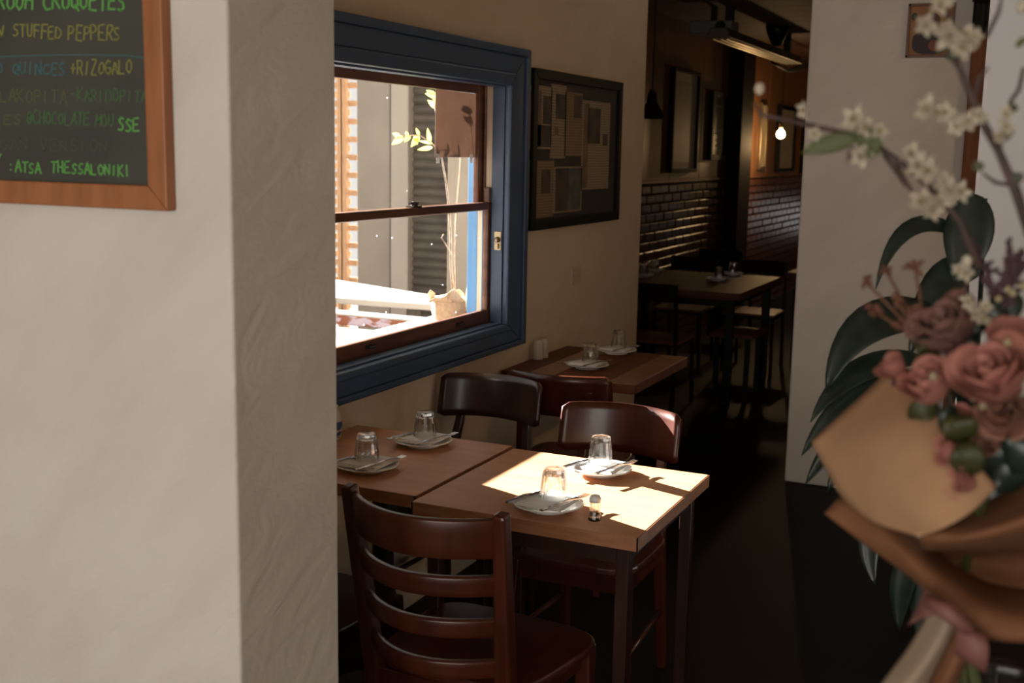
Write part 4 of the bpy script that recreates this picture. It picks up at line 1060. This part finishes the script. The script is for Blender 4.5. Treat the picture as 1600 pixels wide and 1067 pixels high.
def sheet(rows, mat, name='wrapping_paper', sub=6, th=.0008, parent=bq):
    P = [crom([Q(*c) for c in r], sub) for r in rows]
    cols = [crom([P[i][j] for i in range(len(P))], sub) for j in range(len(P[0]))]
    return MB().grid([[cols[j][i] for j in range(len(cols))] for i in range(len(cols[0]))]).build(name, mat, parent, smooth=True, solid=th)
# large pale front-left sheet
sheet([[(1268, 690, .08), (1312, 650, .09), (1352, 614, .09), (1390, 578, .09)],
       [(1290, 732, .05), (1352, 694, .0), (1402, 655, -.005), (1450, 632, .0)],
       [(1314, 774, .02), (1388, 745, -.045), (1446, 715, -.055), (1500, 694, -.05)],
       [(1362, 814, -.02), (1424, 795, -.075), (1482, 768, -.08), (1532, 732, -.065)],
       [(1436, 838, -.085), (1480, 822, -.095), (1522, 796, -.085), (1558, 760, -.06)]], M['kraft'])
# deeper orange sheet below, sweeping right
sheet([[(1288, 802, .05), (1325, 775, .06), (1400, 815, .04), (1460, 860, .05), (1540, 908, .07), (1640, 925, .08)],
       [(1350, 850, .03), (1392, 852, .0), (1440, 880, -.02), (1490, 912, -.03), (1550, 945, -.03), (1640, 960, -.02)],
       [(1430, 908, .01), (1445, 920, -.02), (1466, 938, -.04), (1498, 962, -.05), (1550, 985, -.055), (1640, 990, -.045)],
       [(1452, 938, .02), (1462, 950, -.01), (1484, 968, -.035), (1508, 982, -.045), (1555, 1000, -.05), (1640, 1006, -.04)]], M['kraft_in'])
# right flap of the cone: lit rim, then folding under
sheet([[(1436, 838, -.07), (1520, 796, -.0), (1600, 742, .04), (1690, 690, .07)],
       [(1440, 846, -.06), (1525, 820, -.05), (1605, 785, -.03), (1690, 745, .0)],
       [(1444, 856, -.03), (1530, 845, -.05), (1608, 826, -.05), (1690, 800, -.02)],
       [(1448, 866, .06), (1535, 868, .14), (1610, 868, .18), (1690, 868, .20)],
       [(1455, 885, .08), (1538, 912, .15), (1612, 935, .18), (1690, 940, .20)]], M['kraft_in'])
# paper tails below the tie
sheet([[(1455, 950, -.03), (1485, 960, -.05), (1495, 975, -.04)],
       [(1420, 1010, -.03), (1455, 1020, -.06), (1480, 1010, -.04)],
       [(1372, 1075, -.03), (1410, 1085, -.06), (1450, 1070, -.04)],
       [(1320, 1150, -.02), (1370, 1165, -.04), (1420, 1150, -.03)]], M['tissue'], 'paper_tail')
sheet([[(1488, 965, -.03), (1510, 985, -.04), (1520, 1000, -.03)],
       [(1462, 1020, -.02), (1490, 1040, -.04), (1512, 1030, -.02)],
       [(1425, 1085, -.01), (1460, 1100, -.03), (1490, 1080, .0)]], M['kraft_in'], 'paper_tail')
# ribbon: two tails and a band
sheet([[(1445, 920, -.065), (1485, 945, -.07)], [(1435, 945, -.06), (1478, 955, -.075)], [(1418, 978, -.055), (1440, 966, -.07)]], M['ribbon'], 'ribbon', 2)
sheet([[(1490, 975, -.075), (1540, 990, -.075)], [(1495, 1000, -.08), (1545, 1015, -.085)], [(1490, 1022, -.075), (1540, 1052, -.08)]], M['ribbon'], 'ribbon', 2)
MB().tube([Q(1448, 938, -.075), Q(1480, 955, -.09), Q(1515, 985, -.085)], [.006, .009, .006], 8).build('tie', M['ribbon'], bq, smooth=True)
MB().tube([Q(1487, 972, -.088), Q(1505, 983, -.09)], .0025, 6).build('tie', M['tissue'], bq, smooth=True)
# stems down into the jar
for k in range(7):
    t = 2*PI*k/7
    MB().tube([Q(1520+6*math.cos(t), 800, .17), Q(1500, 955, .06), (jx+.035*math.cos(t), jy+.035*math.sin(t), .925)], .0035, 6).build('flower_stem', M['stem'], bq, smooth=True)

def rose(center, R, axis, mat, parent=bq, outer=6, seed=0, op=1.0):
    rnd = random.Random(seed); axis = Vector(axis).normalized(); q = axis.to_track_quat('Z', 'Y').to_matrix()
    center = Vector(center)
    def petal(th0, rad, h, half, curl):
        P = []
        for i in range(7):
            f = i/6; row = []
            for j in range(7):
                s_ = -1+2*j/6; a = th0+s_*half*(1-.15*f)
                r = rad*(.30+.70*math.sin(PI/2*min(1, f*1.25))**.8) + curl*max(0, f-.62)**1.4*2.2*(1-.3*s_*s_)
                z = h*(f-.0)*(1-.22*s_*s_*f)-curl*max(0, f-.8)*1.2
                p_ = Vector((r*math.cos(a), r*math.sin(a), z-h*.5)); row.append(center+q @ p_)
            P.append(row)
        return P
    core = MB()
    for k in range(9):
        core.grid(petal(k*2.4+rnd.uniform(-.2, .2), R*(.10+.058*k), R*(1.15-.012*k), 1.15, R*.05))
    ro = core.build('rose', mat, parent, smooth=True, solid=.0006)
    for k in range(outer):
        mb = MB().grid(petal(k*2*PI/outer*1.0+(.5 if k % 2 else 0)+rnd.uniform(-.15, .15), R*(.66+.05*(k % 3))*op, R*(1.08-.04*(k % 2)), .78, R*(.22+.08*rnd.random())))
        mb.build('petal', mat, ro, smooth=True, solid=.0006)
    return ro
rose(Q(1552, 588, -.06), .045, (-.30, -.58, .76), M['rose'], outer=8, seed=1)
rose(Q(1585, 545, .0), .034, (.1, -.6, .8), M['rose'], outer=6, seed=2)
rose(Q(1450, 603, -.04), .033, (-.35, -.50, .80), M['rose'], outer=6, seed=3, op=.95)
rose(Q(1480, 514, .01), .042, (-.4, -.5, .8), M['rose_dusk'], outer=7, seed=4)
rose(Q(1500, 662, -.03), .021, (-.3, -.8, .5), M['rose'], outer=5, seed=5)
rose(Q(1570, 640, -.02), .034, (-.1, -.8, .1), M['rose_pale'], outer=6, seed=6)
rose(Q(1545, 690, -.01), .018, (-.3, -.9, .2), M['rose_pale'], outer=4, seed=9)
for (u, v, d, r, ax, mt_) in ((1398, 574, -.01, .020, (-.6, -.4, .7), 'rose'), (1412, 590, .0, .014, (-.7, -.5, .4), 'rose_dusk'), (1482, 703, -.065, .018, (-.8, -.6, .1), 'rose'), (1507, 755, -.078, .018, (-.5, -.8, .2), 'rose'), (1435, 520, 0, .012, (-.5, -.6, .6), 'rose_dusk')):
    rose(Q(u, v, d), r, ax, M[mt_], outer=3, seed=int(u))
# foliage in the bouquet
rnd = random.Random(3)
for (b0, t0, wd, mm, d) in (((1510, 690), (1498, 650), .026, 'leaf_olive', -.05), ((1512, 745), (1510, 690), .024, 'leaf_olive', -.07), ((1500, 640), (1480, 690), .02, 'leaf_dark', -.03), ((1590, 700), (1540, 640), .03, 'leaf_dark', .0), ((1600, 760), (1540, 720), .035, 'leaf_dark', .01), ((1590, 790), (1520, 775), .03, 'leaf_dark', .02), ((1560, 745), (1590, 690), .03, 'leaf_dark', .01), ((1450, 560), (1425, 535), .016, 'leaf_olive', .0), ((1470, 640), (1420, 655), .018, 'leaf_olive', -.02), ((1540, 520), (1575, 480), .022, 'leaf_dark', .03), ((1530, 500), (1600, 470), .024, 'leaf_dark', .04), ((1500, 560), (1520, 520), .02, 'leaf_dark', .02), ((1610, 680), (1580, 740), .04, 'leaf_dark', .0), ((1545, 770), (1570, 800), .03, 'leaf_dark', .03), ((1520, 600), (1500, 640), .026, 'leaf_dark', .02), ((1530, 640), (1520, 700), .028, 'leaf_dark', .02), ((1480, 580), (1500, 620), .028, 'leaf_dark', .03), ((1610, 640), (1640, 720), .05, 'leaf_dark', .02), ((1560, 690), (1545, 790), .05, 'leaf_dark', .04), ((1600, 700), (1595, 800), .05, 'leaf_dark', .04), ((1520, 480), (1480, 560), .03, 'leaf_dark', .04), ((1440, 650), (1455, 560), .03, 'leaf_dark', .05), ((1500, 760), (1530, 810), .02, 'leaf_olive', -.06)):
    mb = MB(); leaf_mb(mb, Q(*b0, d), Q(*t0, d), wd*1.25, (rnd.uniform(-.006, .006), -.008, .006), 8, fold=.25); mb.build('leaf', M[mm], bq, smooth=True, solid=.0005)
# berries, rust florets, plum plume
mb = MB()
for (u, v, d) in ((1458, 588, -.075), (1574, 535, -.06), (1521, 622, -.03), (1536, 634, -.04), (1511, 408, .03), (1575, 452, .02), (1583, 458, .02), (1560, 467, .01), (1597, 447, .02), (1500, 592, -.02), (1496, 575, -.01), (1508, 583, -.01), (1518, 610, -.02), (1488, 712, -.05), (1505, 738, -.05), (1494, 690, -.04), (1510, 672, -.03), (1426, 528, .0)):
    c = Q(u, v, d); MB().sphere(c, .0036 if u != 1458 else .004, 8).build('berry', M['berry'], bq, smooth=True)
for (u, v, d, n_, r_) in ((1352, 440, .05, 7, 14), (1385, 425, .05, 5, 16), (1430, 420, .05, 6, 22), (1365, 485, .04, 7, 16), (1400, 470, .03, 8, 18), (1405, 505, .02, 6, 18), (1425, 480, .03, 5, 16)):
    mb = MB(); c = Q(u, v, d); rd = random.Random(u)
    mb.tube([Q(1470, 560, d), Q((u+1450)/2, (v+540)/2, d), c], .0016, 5)
    for k in range(n_):
        a = rd.uniform(0, 2*PI); L = r_*rd.uniform(.6, 1.1)
        tp = Q(u+L*math.cos(a), v+L*math.sin(a)*.8, d+rd.uniform(-.01, .01))
        mb.tube([c, c.lerp(tp, .6)+Vector((0, 0, .002)), tp], [.0018, .0024, .0012], 5)
    mb.build('rust_floret', M['rust'], bq, smooth=True)
for (L, seed) in (([(1565, 500), (1560, 450), (1575, 420), (1575, 375)], 1), ([(1565, 490), (1540, 420), (1520, 378)], 2), ([(1570, 480), (1585, 415), (1602, 395)], 3), ([(1560, 480), (1590, 430), (1612, 405)], 4)):
    mb = MB(); P = [Q(u, v, .03) for u, v in L]; mb.tube(P, [.003]*(len(P)-1)+[.001], 6); rd = random.Random(seed)
    for i in range(len(P)-1):
        for k in range(9):
            c = P[i].lerp(P[i+1], k/9); f = (i+k/9)/(len(P)-1); a = rd.uniform(0, 2*PI); r = .017*(1-f*.85)
            tp = c+Vector((math.cos(a)*r, rd.uniform(-.008, .008), abs(math.sin(a))*r*.8+.004)); mb.tube([c, c.lerp(tp, .6), tp], [.0016, .0024, .001], 5)
    mb.build('plume', M['plum'], bq, smooth=True)
# blossom branches
def blossom(c, r, parent, seed):
    rd = random.Random(seed); mb = MB()
    ax = Vector((rd.uniform(-.7, .7), -1+rd.uniform(-.2, .5), rd.uniform(-.6, .6))).normalized(); q = ax.to_track_quat('Z', 'Y').to_matrix()
    for k in range(5):
        th = 2*PI*k/5+rd.uniform(-.15, .15); P = []
        for i in range(5):
            f = i/4; w_ = .34*math.sin(PI*min(1, .12+.85*f))
            P.append([Vector(c)+q @ (Vector((math.cos(th+s_*w_*1.6/(.35+f)), math.sin(th+s_*w_*1.6/(.35+f)), 0))*(r*(.1+.9*f*(1-.12*s_*s_)))+Vector((0, 0, r*.35*f*f+.1*r*s_*s_))) for s_ in (-1, -.4, .4, 1)])
        mb.grid(P, 0)
    for k in range(7):
        t = 2*PI*k/7; mb.tube([Vector(c), Vector(c)+q @ Vector((r*.28*math.cos(t), r*.28*math.sin(t), r*.45))], [.0004, .0007], 4, 1)
    o_ = mb.build('blossom', [M['blossom'], M['berry']], parent, smooth=True, solid=0.0004); return o_
def branch(L, r0, r1, d, blooms, buds=(), twigs=()):
    P = [Q(u, v, d if not isinstance(d, (list, tuple)) else d[i]) for i, (u, v) in enumerate(L)]
    mb = MB(); n_ = len(P); mb.tube(P, [r0+(r1-r0)*i/(n_-1)+(.0006 if i % 2 else 0) for i in range(n_)], 7)
    d0 = d if not isinstance(d, (list, tuple)) else d[0]
    for tw in twigs: mb.tube([Q(u, v, d0) for u, v in tw], [.0022]*(len(tw)-1)+[.0012], 6)
    br_ = mb.build('blossom_branch', M['twig'], bq, smooth=True)
    for i, (u, v, rpx) in enumerate(blooms): blossom(Q(u, v, d0-.012), rpx*YQ*1.18/FPX, br_, int(u*7+v))
    for (u, v) in buds:
        MB().sphere(Q(u, v, d0-.008), .0052, 8, sq=(1, 1, 1.2)).build('bud', M['blossom'], br_, smooth=True)
    return br_
b1 = branch([(1530, 420), (1500, 345), (1460, 300), (1420, 262), (1385, 238), (1360, 218), (1320, 208), (1275, 198), (1230, 188), (1190, 180), (1178, 160)], .0036, .0015, .0,
       [(1258, 172, 13), (1272, 210, 11), (1335, 188, 20), (1350, 200, 16), (1345, 243, 18), (1372, 205, 13), (1420, 240, 17), (1432, 260, 20), (1452, 268, 20), (1462, 310, 22), (1440, 318, 20), (1480, 300, 20), (1470, 285, 16), (1498, 300, 16), (1455, 330, 16)], [(1187, 139), (1256, 175), (1270, 209)],
       [[(1380, 240), (1400, 268), (1415, 292)], [(1395, 246), (1425, 300), (1440, 330)]])
for (b0, t0, wd) in (((1340, 216), (1252, 240), .018), ((1375, 238), (1330, 196), .020), ((1358, 250), (1372, 220), .012)):
    mb = MB(); leaf_mb(mb, Q(*b0, -.012), Q(*t0, -.012), wd, (0, 0, .002), 8); mb.build('leaf', M['leaf_green'], b1, smooth=True, solid=.0004)
mb = MB(); leaf_mb(mb, Q(1333, 228, -.01), Q(1326, 255, -.01), .007); mb.build('leaf', M['plum'], b1, smooth=True)
b2 = branch([(1610, 370), (1588, 300), (1560, 235), (1538, 196), (1522, 160), (1510, 130), (1498, 105), (1490, 92)], .0044, .0022, -.04,
       [(1444, 38, 16), (1468, 8, 16), (1478, 45, 12), (1485, 55, 22), (1508, 60, 18), (1526, 58, 12), (1502, 75, 16), (1452, 172, 20), (1463, 180, 16), (1478, 175, 15), (1510, 192, 15), (1495, 196, 13), (1534, 178, 12), (1575, 178, 12), (1570, 200, 12), (1558, 215, 10)], [(1453, 155), (1598, 10)],
       [[(1522, 160), (1530, 120), (1545, 105)], [(1600, 105), (1592, 140), (1578, 160), (1570, 195), (1565, 230)], [(1585, 290), (1555, 285), (1535, 270)], [(1498, 105), (1492, 60), (1480, 20), (1470, -10)], [(1540, 60), (1560, 20), (1566, -6)], [(1585, 288), (1600, 275)]])
for (b0, t0, wd, mm) in (((1490, 95), (1488, 72), .012, 'leaf_olive'), ((1560, 215), (1585, 205), .010, 'leaf_olive'), ((1572, 170), (1592, 168), .010, 'leaf_olive'), ((1530, 268), (1526, 250), .010, 'leaf_olive'), ((1582, 282), (1600, 272), .010, 'leaf_olive'), ((1600, 70), (1592, 60), .012, 'leaf_green')):
    mb = MB(); leaf_mb(mb, Q(*b0, -.045), Q(*t0, -.045), wd); mb.build('leaf', M[mm], b2, smooth=True)
b3 = branch([(1520, 520), (1522, 480), (1508, 450), (1512, 425)], .0022, .0012, .0, [(1512, 425, 14), (1516, 470, 13), (1528, 490, 14), (1540, 480, 10), (1500, 420, 10), (1535, 500, 10)], [(1511, 408)])
